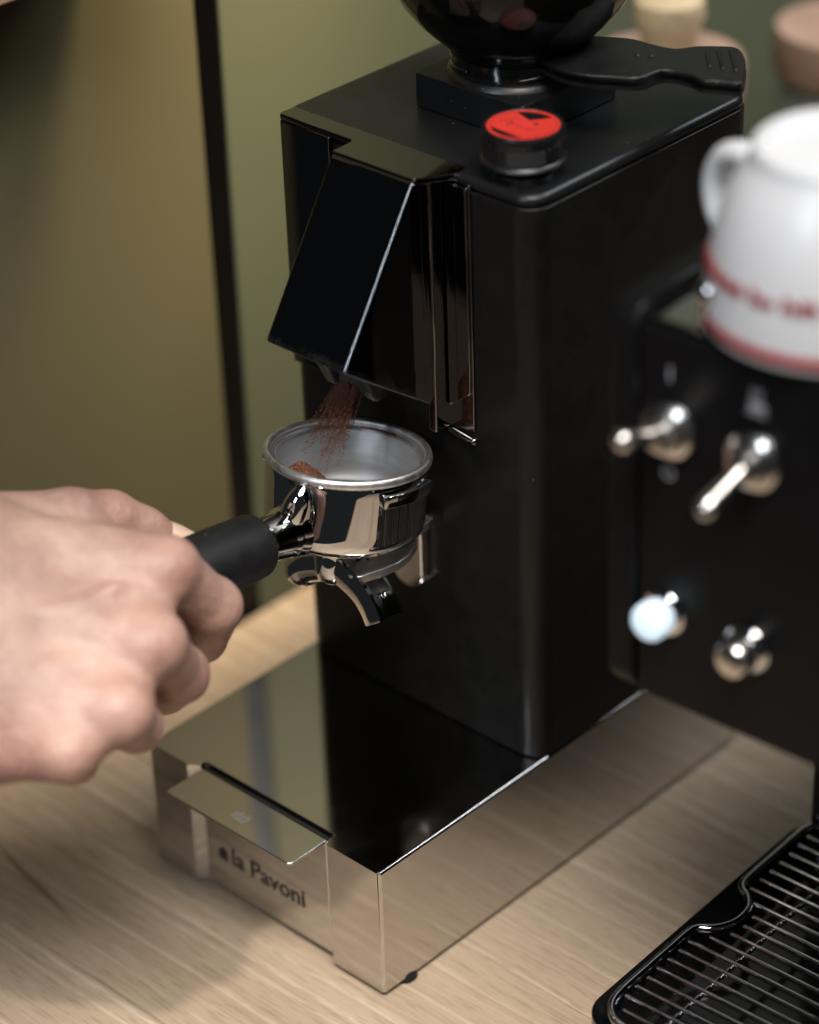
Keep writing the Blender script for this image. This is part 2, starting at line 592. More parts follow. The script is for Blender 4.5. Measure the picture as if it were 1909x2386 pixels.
# ------------------------------------------------------------------ grinder
W, BE, BH, HH, BD = 0.138, 0.0977, 0.0629, 0.3241, 0.137
BF = BE            # front plane of the body
BB = BE + BD       # back plane
gr = empty('coffee_grinder', (W / 2, 0.12, TABLE_Z),
           label='black coffee grinder on a mirror steel base with a front drawer', cat='grinder')

# base: solid with a notch for the drawer
cut = 0.0068
outline = [(0.0012, 0), (0.0245, 0), (0.0292, 0.0040), (0.0292, cut), (0.1062, cut), (0.1062, 0.0030), (0.1085, 0), (W - 0.0012, 0),
           (W, 0.0012), (W, BB + 0.004), (0, BB + 0.004), (0, 0.0012)]
bm = prism_bm(outline, 'z', 0, BH)
top_e = [e for e in bm.edges if all(v.co.z > BH - 1e-5 for v in e.verts)]
side_r = [e for e in top_e if all(v.co.x > W - 1e-5 for v in e.verts) or all(v.co.x < 1e-5 for v in e.verts)]
other = [e for e in top_e if e not in side_r]
bmesh.ops.bevel(bm, geom=side_r, offset=0.0034, segments=4, profile=0.5, affect='EDGES', clamp_overlap=True)
es = [e for e in bm.edges if len(e.link_faces) == 2 and e.calc_face_angle(0) > math.radians(28)]
bmesh.ops.bevel(bm, geom=es, offset=0.0006, segments=2, profile=0.5, affect='EDGES', clamp_overlap=True)
base = link('base', to_mesh(bm, 'base'), 'base_chrome', gr, wn=True)
for x, y in ((0.010, 0.016), (W - 0.0042, 0.016), (0.014, BB - 0.016), (W - 0.014, BB - 0.016)):
    lathe('foot', [(0, -0.0), (0.0056, -0.0), (0.0060, -0.0023), (0, -0.0024)], 'rubber', gr, Matrix.Translation((x, y, 0)), 20)

# drawer
drawer = box('drawer', 0.0302, 0.1050, 0.0030, 0.0060, 0.0012, 0.0602, 'base_chrome', gr, bev=0.0008, seg=3)
lip = prism('drawer_lip', [(0.0302, -0.0162), (0.0318, -0.0180), (0.1034, -0.0180), (0.1050, -0.0162), (0.1050, 0.0036), (0.0302, 0.0036)],
            'z', 0.0603, 0.0616, 'top_chrome', drawer, bev=0.0004)
tab = box('drawer_gap', 0.0306, 0.1046, 0.0040, 0.0064, 0.0590, 0.0612, 'dark_plastic_gloss', drawer, bev=0.0002)

def text_mesh(body, size, mat, parent, mx, name='lettering', depth=0.0001, offset=0.0):
    cu = bpy.data.curves.new(name, 'FONT')
    cu.body = body
    cu.size = size
    cu.extrude = depth
    cu.offset = offset
    tmp = bpy.data.objects.new('tmp', cu)
    COL.objects.link(tmp)
    dg = bpy.context.evaluated_depsgraph_get()
    me = bpy.data.meshes.new_from_object(tmp.evaluated_get(dg))
    bpy.data.objects.remove(tmp)
    xs = [v.co.x for v in me.vertices]
    me.transform(mx)
    me.materials.clear()
    return link(name, me, mat, parent, smooth=False), (min(xs), max(xs))

# lettering on the drawer front: x right, z up, faces -y
FACE = Matrix(((1, 0, 0, 0), (0, 0, -1, 0), (0, 1, 0, 0), (0, 0, 0, 1)))
text_mesh('la Pavoni', 0.0127, 'dark_print', drawer, Matrix.Translation((0.0450, 0.00292, 0.0178)) @ FACE, offset=0.00022)
lg = []
for i, hgt in enumerate((0.0030, 0.0048, 0.0048, 0.0040)):
    lg.append(box_bm(0.0376 + i * 0.00135, 0.0376 + i * 0.00135 + 0.00095, 0.0028, 0.00298, 0.0196, 0.0196 + hgt))
lg.append(box_bm(0.0372, 0.0430, 0.0028, 0.00298, 0.0180, 0.0194))
link('emblem', to_mesh(join_bms(lg), 'emblem'), 'dark_print', drawer, smooth=False)
# small etched emblem on the lip
MAT['etched'] = simple('etched_steel', (0.62, 0.60, 0.58), 0.42, metallic=1.0)
lg = [box_bm(0.0632, 0.0712, -0.0120, -0.0099, 0.06162, 0.06172)]
for i, hgt in enumerate((0.0022, 0.0034, 0.0026, 0.0034)):
    lg.append(box_bm(0.0632 + i * 0.0021, 0.0632 + i * 0.0021 + 0.0016, -0.0097, -0.0097 + hgt, 0.06162, 0.06172))
link('emblem', to_mesh(join_bms(lg), 'emblem'), 'etched', lip, smooth=False)

# body shell with rounded vertical corners
bm = prism_bm(rrect(0, W, BF, BB, 0.0105, 8), 'z', BH + 0.0006, HH - 0.0052)
bevel_all(bm, 0.0007, 2, 40)
body = link('body', to_mesh(bm, 'body'), 'matte_black', gr, wn=True)
bm = prism_bm(rrect(0.0006, W - 0.0006, BF + 0.0006, BB - 0.0006, 0.0102, 8), 'z', HH - 0.0045, HH)
es = [e for e in bm.edges if all(v.co.z > HH - 1e-5 for v in e.verts)]
bmesh.ops.bevel(bm, geom=es, offset=0.0030, segments=5, profile=0.5, affect='EDGES', clamp_overlap=True)
link('top_plate', to_mesh(bm, 'top_plate'), 'top_black', gr, wn=True)
prism('top_gasket', rrect(0.0018, W - 0.0018, BF + 0.0018, BB - 0.0018, 0.0095, 8), 'z', HH - 0.0056, HH - 0.0042, 'dark_plastic_gloss', gr, bev=0)

# chute cover
CX0, CX1 = 0.0469, 0.0908
prof = [(0.0965, 0.3236), (0.0822, 0.3236), (0.0408, 0.2580), (0.0965, 0.2182)]
bm = prism_bm(prof, 'x', CX0, CX1)
bot = [f for f in bm.faces if f.normal.z < -0.3]
es = [e for e in bm.edges if e.calc_face_angle(0) > 0.3]
bmesh.ops.bevel(bm, geom=es, offset=0.0013, segments=4, profile=0.5, affect='EDGES', clamp_overlap=True)
# open, hollowed underside
bm.normal_update()
bot = [f for f in bm.faces if f.normal.z < -0.5 and f.calc_area() > 5e-4]
r = bmesh.ops.inset_region(bm, faces=bot, thickness=0.0016)
bmesh.ops.translate(bm, verts=list({v for f in bot for v in f.verts}), vec=(0, 0.006, 0.012))
chute = link('chute_cover', to_mesh(bm, 'chute_cover'), 'gloss_dusty', gr, wn=True)
# vertical rib on the near side and the plate lying on the body
bm = box_bm(0.0893, 0.0938, 0.0880, BF, 0.2122, 0.3232)
bevel_all(bm, 0.0011, 4)
link('side_rib', to_mesh(bm, 'side_rib'), 'gloss_black', chute, wn=True)
pl = [(0.0930, 0.3224), (0.0930, 0.2128), (0.1068, 0.2139), (0.1068, 0.3224)]
bm = prism_bm(pl, 'y', 0.0962, BF + 0.0004)
bevel_all(bm, 0.0005, 2)
fl = link('side_flange', to_mesh(bm, 'side_flange'), 'gloss_black', chute, wn=True)
pl = [(0.0944, 0.3210), (0.0944, 0.2225), (0.1052, 0.2305), (0.1060, 0.2320), (0.1060, 0.3210)]
bm = prism_bm(pl, 'y', 0.0950, 0.0966)
bevel_all(bm, 0.0006, 3)
link('raised_panel', to_mesh(bm, 'raised_panel'), 'gloss_black', fl, wn=True)
# glossy strip lying on the front of the top, one piece with the chute top
strip = [(0.0050, 0.0954), (0.0452, 0.0954), (0.0466, 0.0935), (0.0470, 0.0828), (0.0904, 0.0828), (0.0945, 0.0900), (0.0985, 0.0965), (0.0975, 0.1045), (0.0045, 0.1045), (0.0040, 0.0975)]
bm = prism_bm(strip, 'z', 0.3222, 0.3248)
bevel_all(bm, 0.0005, 2, 15)
link('top_strip', to_mesh(bm, 'top_strip'), 'gloss_black', chute, wn=True)
box('side_cover', 0.0045, 0.0325, 0.0954, BF + 0.0005, 0.212, 0.3220, 'gloss_black', chute, bev=0.0008, seg=3)

# outlet clips under the chute
for x in (0.0555, 0.0775):
    bm = bmesh.new()
    c = V((x, 0.0660, 0.2370))
    vs = []
    for dx, w, dz in ((0, 0.0042, 0.010), (0, 0.0030, -0.0065)):
        for sx, sy in ((-1, -1), (1, -1), (1, 1), (-1, 1)):
            vs.append(bm.verts.new(c + V((sx * w, sy * w * 1.4 + (0.006 if dz < 0 else 0), dz))))
    bm.faces.new(vs[:4]); bm.faces.new(vs[4:])
    for i in range(4):
        j = (i + 1) % 4
        bm.faces.new((vs[i], vs[j], vs[4 + j], vs[4 + i]))
    bmesh.ops.recalc_face_normals(bm, faces=bm.faces[:])
    bevel_all(bm, 0.0007, 2)
    link('outlet_clip', to_mesh(bm, 'outlet_clip'), 'clip', chute)
box('outlet_flap', 0.0565, 0.0765, 0.0690, 0.0705, 0.2300, 0.2490, 'clip', chute, bev=0.0004)
# narrow bright lip moulded into the body under the chute
tube('moulded_lip', [(0.0940, BF - 0.0003, 0.2105), (0.1055, BF - 0.0003, 0.2090)], 0.0018, 'gloss_black', gr, seg=12, round_end=True)

# hopper mount, collar, bowl
HCX, HCY = 0.0705, 0.1645
bm = prism_bm(rrect(0.0415, 0.0992, 0.1362, 0.1940, 0.0012, 2), 'z', HH + 0.0003, HH + 0.0150)
bm.verts.ensure_lookup_table()
bevel_all(bm, 0.0006, 2, 40)
link('hopper_mount', to_mesh(bm, 'hopper_mount'), 'top_black', gr, wn=True)
M0 = Matrix.Translation((HCX, HCY, 0))
lathe('hopper_seat', [(0.0, 0.3389), (0.0278, 0.3389), (0.0268, 0.3412), (0.0256, 0.3420), (0, 0.3420)], 'black_plastic', gr, M0, 64)
collar = lathe('hopper_collar', [(0.0, 0.3408), (0.0256, 0.3408), (0.0260, 0.3425), (0.0252, 0.3432), (0.0252, 0.3455), (0.0264, 0.3460), (0.0264, 0.3488), (0.0254, 0.3492), (0.0254, 0.3540), (0.0, 0.3540)],
               'dark_plastic_gloss', gr, M0, 64)
for a in (-1.9, -0.55, 0.8, 2.1):
    pts = []
    for i in range(9):
        b = a + (i - 4) * 0.055
        pts.append((HCX + 0.0258 * math.cos(b), HCY + 0.0258 * math.sin(b), 0.3438 + 0.0012 * (i / 8)))
    tube('bayonet_lug', pts, 0.0011, 'dark_plastic_gloss', collar, seg=8, round_end=True)
hp = [(0.0256, 0.3470), (0.0262, 0.3500), (0.0290, 0.3530), (0.0345, 0.3580), (0.0400, 0.3635), (0.0450, 0.3700), (0.0490, 0.3780), (0.0515, 0.3870), (0.0528, 0.3980), (0.0530, 0.4100), (0.0530, 0.4360)]
hin = [(r - 0.0017, z) for r, z in hp][::-1]
bowl = lathe('hopper', hp + hin, 'hopper', gr, M0, 72, angle=60)
lathe('hopper_lid', [(0, 0.4455), (0.048, 0.4450), (0.0542, 0.4430), (0.0542, 0.4330), (0.0532, 0.4330), (0.0532, 0.4365), (0.0, 0.4365)], 'dark_plastic_gloss', gr, M0, 64)

# beans in the hopper
bm = bmesh.new()
bmesh.ops.create_icosphere(bm, subdivisions=1, radius=1.0)
bv = np.array([v.co[:] for v in bm.verts]); bf = np.array([[v.index for v in f.verts] for f in bm.faces])
bm.free()
rng = np.random.default_rng(3)
vs, fs = [], []
nb = 0
while nb < 600:
    z = rng.uniform(0.356, 0.425)
    rmax = np.interp(z, [0.352, 0.358, 0.3635, 0.370, 0.378, 0.398, 0.5], [0.020, 0.0270, 0.0330, 0.0385, 0.0425, 0.0465, 0.0468])
    a = rng.uniform(0, 2 * np.pi); r = rmax * math.sqrt(rng.uniform(0.35, 1.0)) - 0.001
    c = np.array([HCX + r * math.cos(a), HCY + r * math.sin(a), z])
    q = rng.normal(size=(3, 3)); u, _, _ = np.linalg.svd(q)
    p = (bv * np.array([0.0052, 0.0038, 0.0026])) @ u + c
    fs.append(bf + nb * len(bv)); vs.append(p); nb += 1
me = bpy.data.meshes.new('coffee_beans')
me.from_pydata(np.concatenate(vs).tolist(), [], np.concatenate(fs).tolist())
beans = link('coffee_beans', me, 'bean', None)
tag(beans, 'dark roasted coffee beans filling the smoked hopper', 'coffee beans', kind='stuff')

# shut-off lever
lv = [(0.0760, 0.1760), (0.0907, 0.1816), (0.107, 0.1906), (0.1183, 0.1916), (0.1285, 0.1937), (0.1334, 0.2008), (0.1397, 0.2059), (0.1458, 0.2095), (0.1512, 0.2071), (0.1575, 0.2012), (0.1636, 0.1926),
      (0.1695, 0.1821), (0.1633, 0.179), (0.1562, 0.1752), (0.1481, 0.1763), (0.1386, 0.1736), (0.1363, 0.1619), (0.1276, 0.1563), (0.1184, 0.1513), (0.1065, 0.1494), (0.0900, 0.1540), (0.0780, 0.1600)]
def smooth_outline(pts, sharp, n=4):
    out = []
    N = len(pts)
    for i in range(N):
        p0, p1, p2, p3 = V((*pts[i - 1], 0)), V((*pts[i], 0)), V((*pts[(i + 1) % N], 0)), V((*pts[(i + 2) % N], 0))
        for k in range(n):
            s = k / n
            if i in sharp and (i + 1) % N in sharp:
                q = p1.lerp(p2, s)
            else:
                q = 0.5 * ((2 * p1) + (p2 - p0) * s + (2 * p0 - 5 * p1 + 4 * p2 - p3) * s * s + (3 * p1 - p0 - 3 * p2 + p3) * s ** 3)
            out.append((q.x, q.y))
    return out
bm = prism_bm(smooth_outline(lv, set()), 'z', 0.3495, 0.3530)
es = [e for e in bm.edges if all(v.co.z > 0.3529 for v in e.verts)]
bmesh.ops.bevel(bm, geom=es, offset=0.0007, segments=2, profile=0.5, affect='EDGES', clamp_overlap=True)
lever = link('shutoff_lever', to_mesh(bm, 'shutoff_lever'), 'black_plastic', gr, wn=True)
bm = prism_bm(smooth_outline([(x + 0.0008, y - 0.0005) for x, y in lv], set()), 'z', 0.3478, 0.3491)
link('lever_backing', to_mesh(bm, 'lever_backing'), 'black_plastic', lever)
ed = V((0.1824 - 0.1592, 0.1646 - 0.1914, 0)).normalized()
axl = V((-ed.y, ed.x, 0)) * -1
tipc = V((0.1700, 0.1775, 0.3622))
ax_in = V((-0.86, -0.50, 0)).normalized()
for p, q in (((0.1419, 0.1968), (0.1510, 0.1868)), ((0.1442, 0.2010), (0.1560, 0.1884)), ((0.1472, 0.2050), (0.1613, 0.1897))):
    tube('grip_ridge', [(*p, 0.3531), (*q, 0.3531)], 0.00085, 'black_plastic', lever, seg=8, round_end=True)
for c in ((0.1220, 0.1781), (0.1266, 0.1809)):
    lathe('pip', [(0.0011, -0.0003), (0.0010, 0.0004), (0.0005, 0.0008), (0, 0.0009)], 'black_plastic', lever, Matrix.Translation((*c, 0.3530)), 12)

# grind dial
KX, KY = 0.1183, 0.1148
KM = Matrix.Translation((KX, KY, 0))
lathe('dial_stem', [(0.0, HH - 0.0005), (0.0120, HH - 0.0005), (0.0125, 0.3270), (0.0090, 0.3280), (0.0090, 0.3320), (0, 0.3320)], 'dark_plastic_gloss', gr, KM, 32)
dial = lathe('dial', [(0, 0.3298), (0.0150, 0.3298), (0.0163, 0.3304), (0.0168, 0.3314), (0.0163, 0.3323), (0.0157, 0.3328), (0.0155, 0.3395), (0.0157, 0.3405), (0.0160, 0.3416), (0.0160, 0.3436), (0.0156, 0.3445), (0.0146, 0.3445), (0.0143, 0.3440), (0, 0.3440)],
             'black_plastic', gr, KM, 72)
for i in range(36):
    a = 2 * math.pi * i / 36
    if i % 9 in (2, 5, 6):
        continue
    ca, sa = math.cos(a), math.sin(a)
    # low flutes around the dial
    c0 = (KX + 0.0155 * ca, KY + 0.0155 * sa)
    tube('flute', [(*c0, 0.3334), (*c0, 0.3392)], 0.00042, 'dark_plastic_gloss', dial, seg=6, round_end=True)
# printed label on the side of the dial
bmL = bmesh.new()
a0, a1 = math.radians(-72), math.radians(-18)
rows = []
for k in range(9):
    a = a0 + (a1 - a0) * k / 8
    rows.append([bmL.verts.new((KX + r * math.cos(a), KY + r * math.sin(a), z)) for r, z in ((0.0161, 0.3336), (0.0161, 0.3392), (0.0154, 0.3392), (0.0154, 0.3336))])
for a, b in zip(rows[:-1], rows[1:]):
    for k in range(4):
        bmL.faces.new((a[k], a[(k + 1) % 4], b[(k + 1) % 4], b[k]))
bmL.faces.new(rows[0]); bmL.faces.new(rows[-1])
MAT['label_grey'] = simple('charcoal_label', (0.022, 0.022, 0.024), 0.35)
link('side_label', to_mesh(bmL, 'side_label'), 'label_grey', dial)
# red sticker: ring, broad red shape and two black gaps
def sector_bm(poly, z0, z1):
    return prism_bm(poly, 'z', z0, z1)
ring_bm = lathe_bm([(0.0141, 0.3437), (0.0141, 0.3443), (0.0126, 0.3443), (0.0126, 0.3437)], 72, closed=True)
ring_bm.transform(KM)
stk = [ring_bm]
# screen-right in the dial plane is roughly (0.73,0.68); screen-up is (-0.65,0.76)
sr = V((0.73, 0.683, 0)).normalized(); su = V((-0.683, 0.73, 0)).normalized()
def dp(a, b):
    p = V((KX, KY, 0)) + sr * a + su * b
    return (p.x, p.y)
def arc(r, d0, d1, n=16):
    return [dp(r * math.cos(math.radians(d0 + (d1 - d0) * i / n)), r * math.sin(math.radians(d0 + (d1 - d0) * i / n))) for i in range(n + 1)]
# red field = disc minus wedge at the upper right (20..100 deg) minus segment at the lower left (190..262 deg)
red = arc(0.0128, 100, 180, 18) + arc(0.0128, 268, 386, 26) + [dp(0.0024, 0.0038)]
stk.append(sector_bm(red, 0.3437, 0.3443))
link('red_sticker', to_mesh(join_bms(stk), 'red_sticker'), 'red_sticker', dial, smooth=False)
dot = [dp(0.0048 + 0.0010 * math.cos(a * math.pi / 6), 0.0002 + 0.0010 * math.sin(a * math.pi / 6)) for a in range(12)]
link('sticker_dot', to_mesh(prism_bm(dot, 'z', 0.34432, 0.34442), 'sticker_dot'), 'dark_print', dial, smooth=False)
MAT['deep_red'] = simple('dark_red_print', (0.25, 0.022, 0.018), 0.45)
marks = []
for a, b, w, h in ((-0.0085, 0.0030, 0.0007, 0.0030), (-0.0068, 0.0046, 0.0030, 0.0007), (-0.0060, 0.0016, 0.0024, 0.0006), (-0.0062, -0.0014, 0.0007, 0.0034), (-0.0046, 0.0004, 0.0006, 0.0034), (-0.0030, -0.0022, 0.0006, 0.0030), (-0.0014, -0.0036, 0.0006, 0.0030), (0.0002, -0.0050, 0.0030, 0.0006), (-0.0036, 0.0058, 0.0020, 0.0006)):
    marks.append(prism_bm([dp(a, b), dp(a + w, b), dp(a + w, b + h), dp(a, b + h)], 'z', 0.34432, 0.34440))
link('sticker_print', to_mesh(join_bms(marks), 'sticker_print'), 'deep_red', dial, smooth=False)

# portafilter fork
fork = empty('fork', (0.0705, BF, 0.165))
attach(fork, gr)
def fork_prong(x0, x1, y0):
    r = (x1 - x0) / 2
    pts = [((x0 + x1) / 2 + r * math.cos(math.radians(a)), y0 + r + r * math.sin(math.radians(a))) for a in range(180, 361, 15)]
    c = -1 if x0 > 0.07 else 1
    return pts + ([(x1 + 0.0024, 0.0520), (x1 + 0.0038, 0.0600), (x1 + 0.0030, 0.0670), (x1 - 0.0010, 0.0760), (x1 - 0.0075, 0.0830), (x1 - 0.009, 0.0945), (x0 - 0.004, 0.0945), (x0 - 0.003, 0.080), (x0 - 0.001, 0.066), (x0, 0.054)] if c < 0 else [(x1 - 0.0015, 0.054), (x1 - 0.003, 0.066), (x1 - 0.002, 0.080), (x1 + 0.001, 0.0945), (x0 + 0.006, 0.0945), (x0 + 0.002, 0.0880), (x0 - 0.0030, 0.0780), (x0 - 0.0046, 0.0680), (x0 - 0.0042, 0.0600), (x0 - 0.0022, 0.0520)])
prism('fork_prong', fork_prong(0.0838, 0.0935, 0.0400), 'z', 0.1622, 0.1660, 'steel_edge', fork, bev=0.0005)
prism('fork_prong', fork_prong(0.0475, 0.0572, 0.0400), 'z', 0.1622, 0.1660, 'steel_edge', fork, bev=0.0005)
prism('fork_plate', rrect(0.0560, 0.0850, 0.0885, 0.0950, 0.001, 2), 'z', 0.1624, 0.1658, 'chrome', fork, bev=0.0004)
tongue = [(0.0605 + 0.0, 0.1622)] + [(0.0693 + 0.0088 * math.cos(math.radians(a)), 0.1350 + 0.0088 * math.sin(math.radians(a))) for a in range(180, 361, 12)] + [(0.0781, 0.1622)]
prism('fork_tongue', tongue, 'y', 0.0930, BF + 0.0002, 'chrome', fork, bev=0.0012, seg=3)

# ------------------------------------------------------------------ portafilter
RC = V((0.0713, 0.0596, 0.2084))
PN = V((-0.0225, 0.1489, 0.9886)).normalized()
PM = frame(RC, PN, (1, 0, 0))          # local x ~ world x, local y ~ world y, local z = normal
pf = empty('portafilter', RC, label='chrome portafilter with black handle held under the grinder chute', cat='portafilter')
R = 0.0340
# chrome ring
ring_p = [(0.0308, -0.0005), (0.0322, -0.0016), (0.0329, -0.0034), (0.0331, -0.0046), (0.0331, -0.0065), (0.0330, -0.0245), (0.0328, -0.0275), (0.0322, -0.0303), (0.0310, -0.0326), (0.0292, -0.0341), (0.0268, -0.0348), (0.0150, -0.0352), (0.0, -0.0353)]
ring_in = [(0, -0.0300), (0.0270, -0.0300), (0.0296, -0.0280), (0.0300, -0.0010)]
ring = lathe('ring', ring_p + ring_in, 'chrome', pf, PM, 96, closed=False, angle=50)
# basket with rolled rim
bk = [(0.0290, -0.0026), (0.0333, -0.0024), (0.0339, -0.0016), (0.0340, -0.0006), (0.0336, 0.0005), (0.0326, 0.0009), (0.0316, 0.0006), (0.0311, -0.0004), (0.0302, -0.0022), (0.0290, -0.0040), (0.0286, -0.0190), (0.0278, -0.0228), (0.0256, -0.0250), (0.0, -0.0254)]
basket = lathe('basket', bk, 'basket', pf, PM, 96, angle=50)
rim = lathe('basket_rim', [(0.0332, -0.0027), (0.0341, -0.0018), (0.03425, -0.0006), (0.0338, 0.0008), (0.0327, 0.0013), (0.0315, 0.0009), (0.0309, -0.0004), (0.0311, -0.0008), (0.0326, 0.0003), (0.0331, -0.0010)], 'steel_edge', basket, PM, 96, closed=True, angle=60)
# bayonet ears
def ear(a_mid, half, z0, z1, r1):
    bm = bmesh.new()
    rows = []
    n = 10
    for i in range(n + 1):
        a = math.radians(a_mid - half + 2 * half * i / n)
        rows.append([bm.verts.new((r * math.cos(a), r * math.sin(a), z)) for r, z in ((0.0318, z0), (r1, z0), (r1, z1), (0.0318, z1))])
    for a, b in zip(rows[:-1], rows[1:]):
        for k in range(4):
            bm.faces.new((a[k], a[(k + 1) % 4], b[(k + 1) % 4], b[k]))
    bm.faces.new(rows[0]); bm.faces.new(rows[-1])
    bmesh.ops.recalc_face_normals(bm, faces=bm.faces[:])
    bevel_all(bm, 0.0006, 2, 45)
    bm.transform(PM)
    return link('ear', to_mesh(bm, 'ear'), 'chrome', ring, angle=45)
ear(2, 24, -0.0105, -0.0050, 0.0364)
ear(182, 24, -0.0105, -0.0050, 0.0364)
# machined grip flat under the ear
MAT['machined'] = simple('fine_machined_chrome', (0.10, 0.105, 0.12), 0.16, metallic=1.0, var=0.5, scale=900)
fl_b = []
for i in range(15):
    a = math.radians(-22 + i * 2.1)
    c, s = math.cos(a), math.sin(a)
    fl_b.append(tube_bm([(0.0331 * c, 0.0331 * s, -0.0116), (0.0331 * c, 0.0331 * s, -0.0280)], 0.00030, 6))
bm = join_bms(fl_b); bm.transform(PM)
link('machined_flat', to_mesh(bm, 'machined_flat'), 'machined', ring, angle=60)
# neck and handle
def pl(x, y, z):
    return PM @ V((x, y, z))
dr = math.radians(2.0)
hd = V((0.012, -math.cos(dr), -math.sin(dr)))
n0 = V((0.001, -0.026, -0.0246))
def ha(L):
    return n0 + hd * (L - 0.026)
HF = frame(ha(0.0), hd, (1, 0, 0))
def hz(prof):
    return [(r, z) for r, z in prof]
def hlathe(name, prof, mat, parent, seg=40, angle=40):
    bm = lathe_bm(prof, seg)
    bm.transform(PM @ HF)
    return link(name, to_mesh(bm, name), mat, parent, angle=angle)
hlathe('neck', [(0.0, 0.027), (0.0118, 0.0270), (0.0112, 0.0318), (0.0101, 0.0338), (0.0100, 0.0346), (0.0106, 0.0352), (0.0106, 0.0362), (0.0101, 0.0370), (0.0099, 0.0385), (0.0088, 0.0475), (0.0091, 0.0490), (0.0096, 0.0496), (0.0096, 0.0503), (0, 0.0503)], 'chrome', pf)
hlathe('collar', [(0.0, 0.0500), (0.0110, 0.0500), (0.0112, 0.0506), (0.0112, 0.0512), (0.0, 0.0512)], 'chrome', pf)
hlathe('handle', [(0.0, 0.0510), (0.0112, 0.0510), (0.0124, 0.0516), (0.0131, 0.0532), (0.0134, 0.0600), (0.0138, 0.0720), (0.0140, 0.0860), (0.0138, 0.1020), (0.0132, 0.1200), (0.0126, 0.1400), (0.0130, 0.1560), (0.0134, 0.1640), (0.0124, 0.1700), (0.0090, 0.1735), (0, 0.1745)], 'rubber', pf)
# upper boss where the neck meets the ring
bm = tube_bm(spline([(0.0065, -0.0318, -0.0062), (0.0060, -0.0334, -0.0105), (0.0045, -0.0341, -0.0165), (0.0030, -0.0334, -0.0220)], 5), [0.0040 + 0.0018 * math.sin(i / 15 * 2.6) for i in range(16)], 16, round_end=True)
bm.transform(PM)
link('neck_boss', to_mesh(bm, 'neck_boss'), 'chrome', ring, angle=60)
# hub and the two spouts
hub_p = [(0.0104, -0.0340), (0.0102, -0.0365), (0.0092, -0.0382), (0.0094, -0.0430), (0.0092, -0.0490), (0.0078, -0.0532), (0.0045, -0.0554), (0, -0.0558)]
bm = lathe_bm(hub_p, 40)
bm.transform(PM @ Matrix.Translation((0.002, -0.006, 0)))
hub = link('spout_hub', to_mesh(bm, 'spout_hub'), 'chrome', pf, angle=60)
def trough(path, side, width, name):
    """an open channel bent along a path: outer shell with a hollow face"""
    P = spline(path, 6)
    bm = bmesh.new()
    rows = []
    n = len(P)
    for i, p in enumerate(P):
        d = (P[min(i + 1, n - 1)] - P[max(i - 1, 0)]).normalized()
        s = (V(side) - d * V(side).dot(d)).normalized()
        o = d.cross(s)
        w = width * (1.0 - 0.10 * i / n)
        ring_v = []
        # U section, open towards +o
        outer = [(-0.95, 0.95), (-1.02, 0.1), (-0.82, -0.65), (-0.3, -1.0), (0.3, -1.0), (0.82, -0.65), (1.02, 0.1), (0.95, 0.95)]
        inner = [(0.75, 0.95), (0.78, 0.1), (0.58, -0.50), (0.0, -0.74), (-0.58, -0.50), (-0.78, 0.1), (-0.75, 0.95)]
        for a, b in outer + inner:
            ring_v.append(bm.verts.new(p + s * a * w + o * b * w))
        rows.append(ring_v)
    m = len(rows[0])
    for a, b in zip(rows[:-1], rows[1:]):
        for k in range(m):
            bm.faces.new((a[k], a[(k + 1) % m], b[(k + 1) % m], b[k]))
    bm.faces.new(rows[0]); bm.faces.new(rows[-1])
    bmesh.ops.recalc_face_normals(bm, faces=bm.faces[:])
    bm.transform(PM)
    return link(name, to_mesh(bm, name), 'chrome', pf, angle=50)
trough([(0.004, -0.006, -0.0470), (0.0125, -0.006, -0.0495), (0.0200, -0.006, -0.0530), (0.0252, -0.006, -0.0578), (0.0288, -0.006, -0.0632)], (0, 1, 0), 0.0072, 'spout')
bm = tube_bm(spline([(0.002, -0.006, -0.0470), (-0.006, -0.006, -0.0500), (-0.0125, -0.006, -0.0530), (-0.0165, -0.006, -0.0565)], 6), [0.0078] * 19, 24, round_end=True)
bm.transform(PM)
link('spout', to_mesh(bm, 'spout'), 'chrome', pf, angle=60)

# ------------------------------------------------------------------ coffee grounds
# heap inside the basket, towards the handle side
def hnoise(x, y):
    return (math.sin(x * 1900 + 1.3) * math.cos(y * 1700) + 0.6 * math.sin(x * 4100 + y * 3300) + 0.4 * math.cos(x * 7900 - y * 6700)) * 0.0003
bm = bmesh.new()
rings = []
hc = V((-0.0135, -0.0125))
NS, NR = 64, 26
grid = []
for i in range(NR + 1):
    row = []
    for k in range(NS):
        a = 2 * math.pi * k / NS
        rr = 0.0215 * i / NR
        x, y = hc.x + rr * math.cos(a), hc.y + rr * math.sin(a)
        d = math.hypot(x, y)
        lim = 0.0279
        if d > lim:
            x, y = x * lim / d, y * lim / d
        h = -0.0252 + 0.0196 * max(0.0, 1 - (rr / 0.0215) ** 1.15) + (hnoise(x, y) + random.uniform(-0.00025, 0.00025) if i < NR else 0)
        row.append(bm.verts.new((x, y, h)))
    grid.append(row)
for a, b in zip(grid[:-1], grid[1:]):
    for k in range(NS):
        j = (k + 1) % NS
        try:
            bm.faces.new((a[k], a[j], b[j], b[k]))
        except ValueError:
            pass
bmesh.ops.remove_doubles(bm, verts=bm.verts[:], dist=1e-6)
bm.transform(PM)
heap_me = to_mesh(bm, 'coffee_heap')

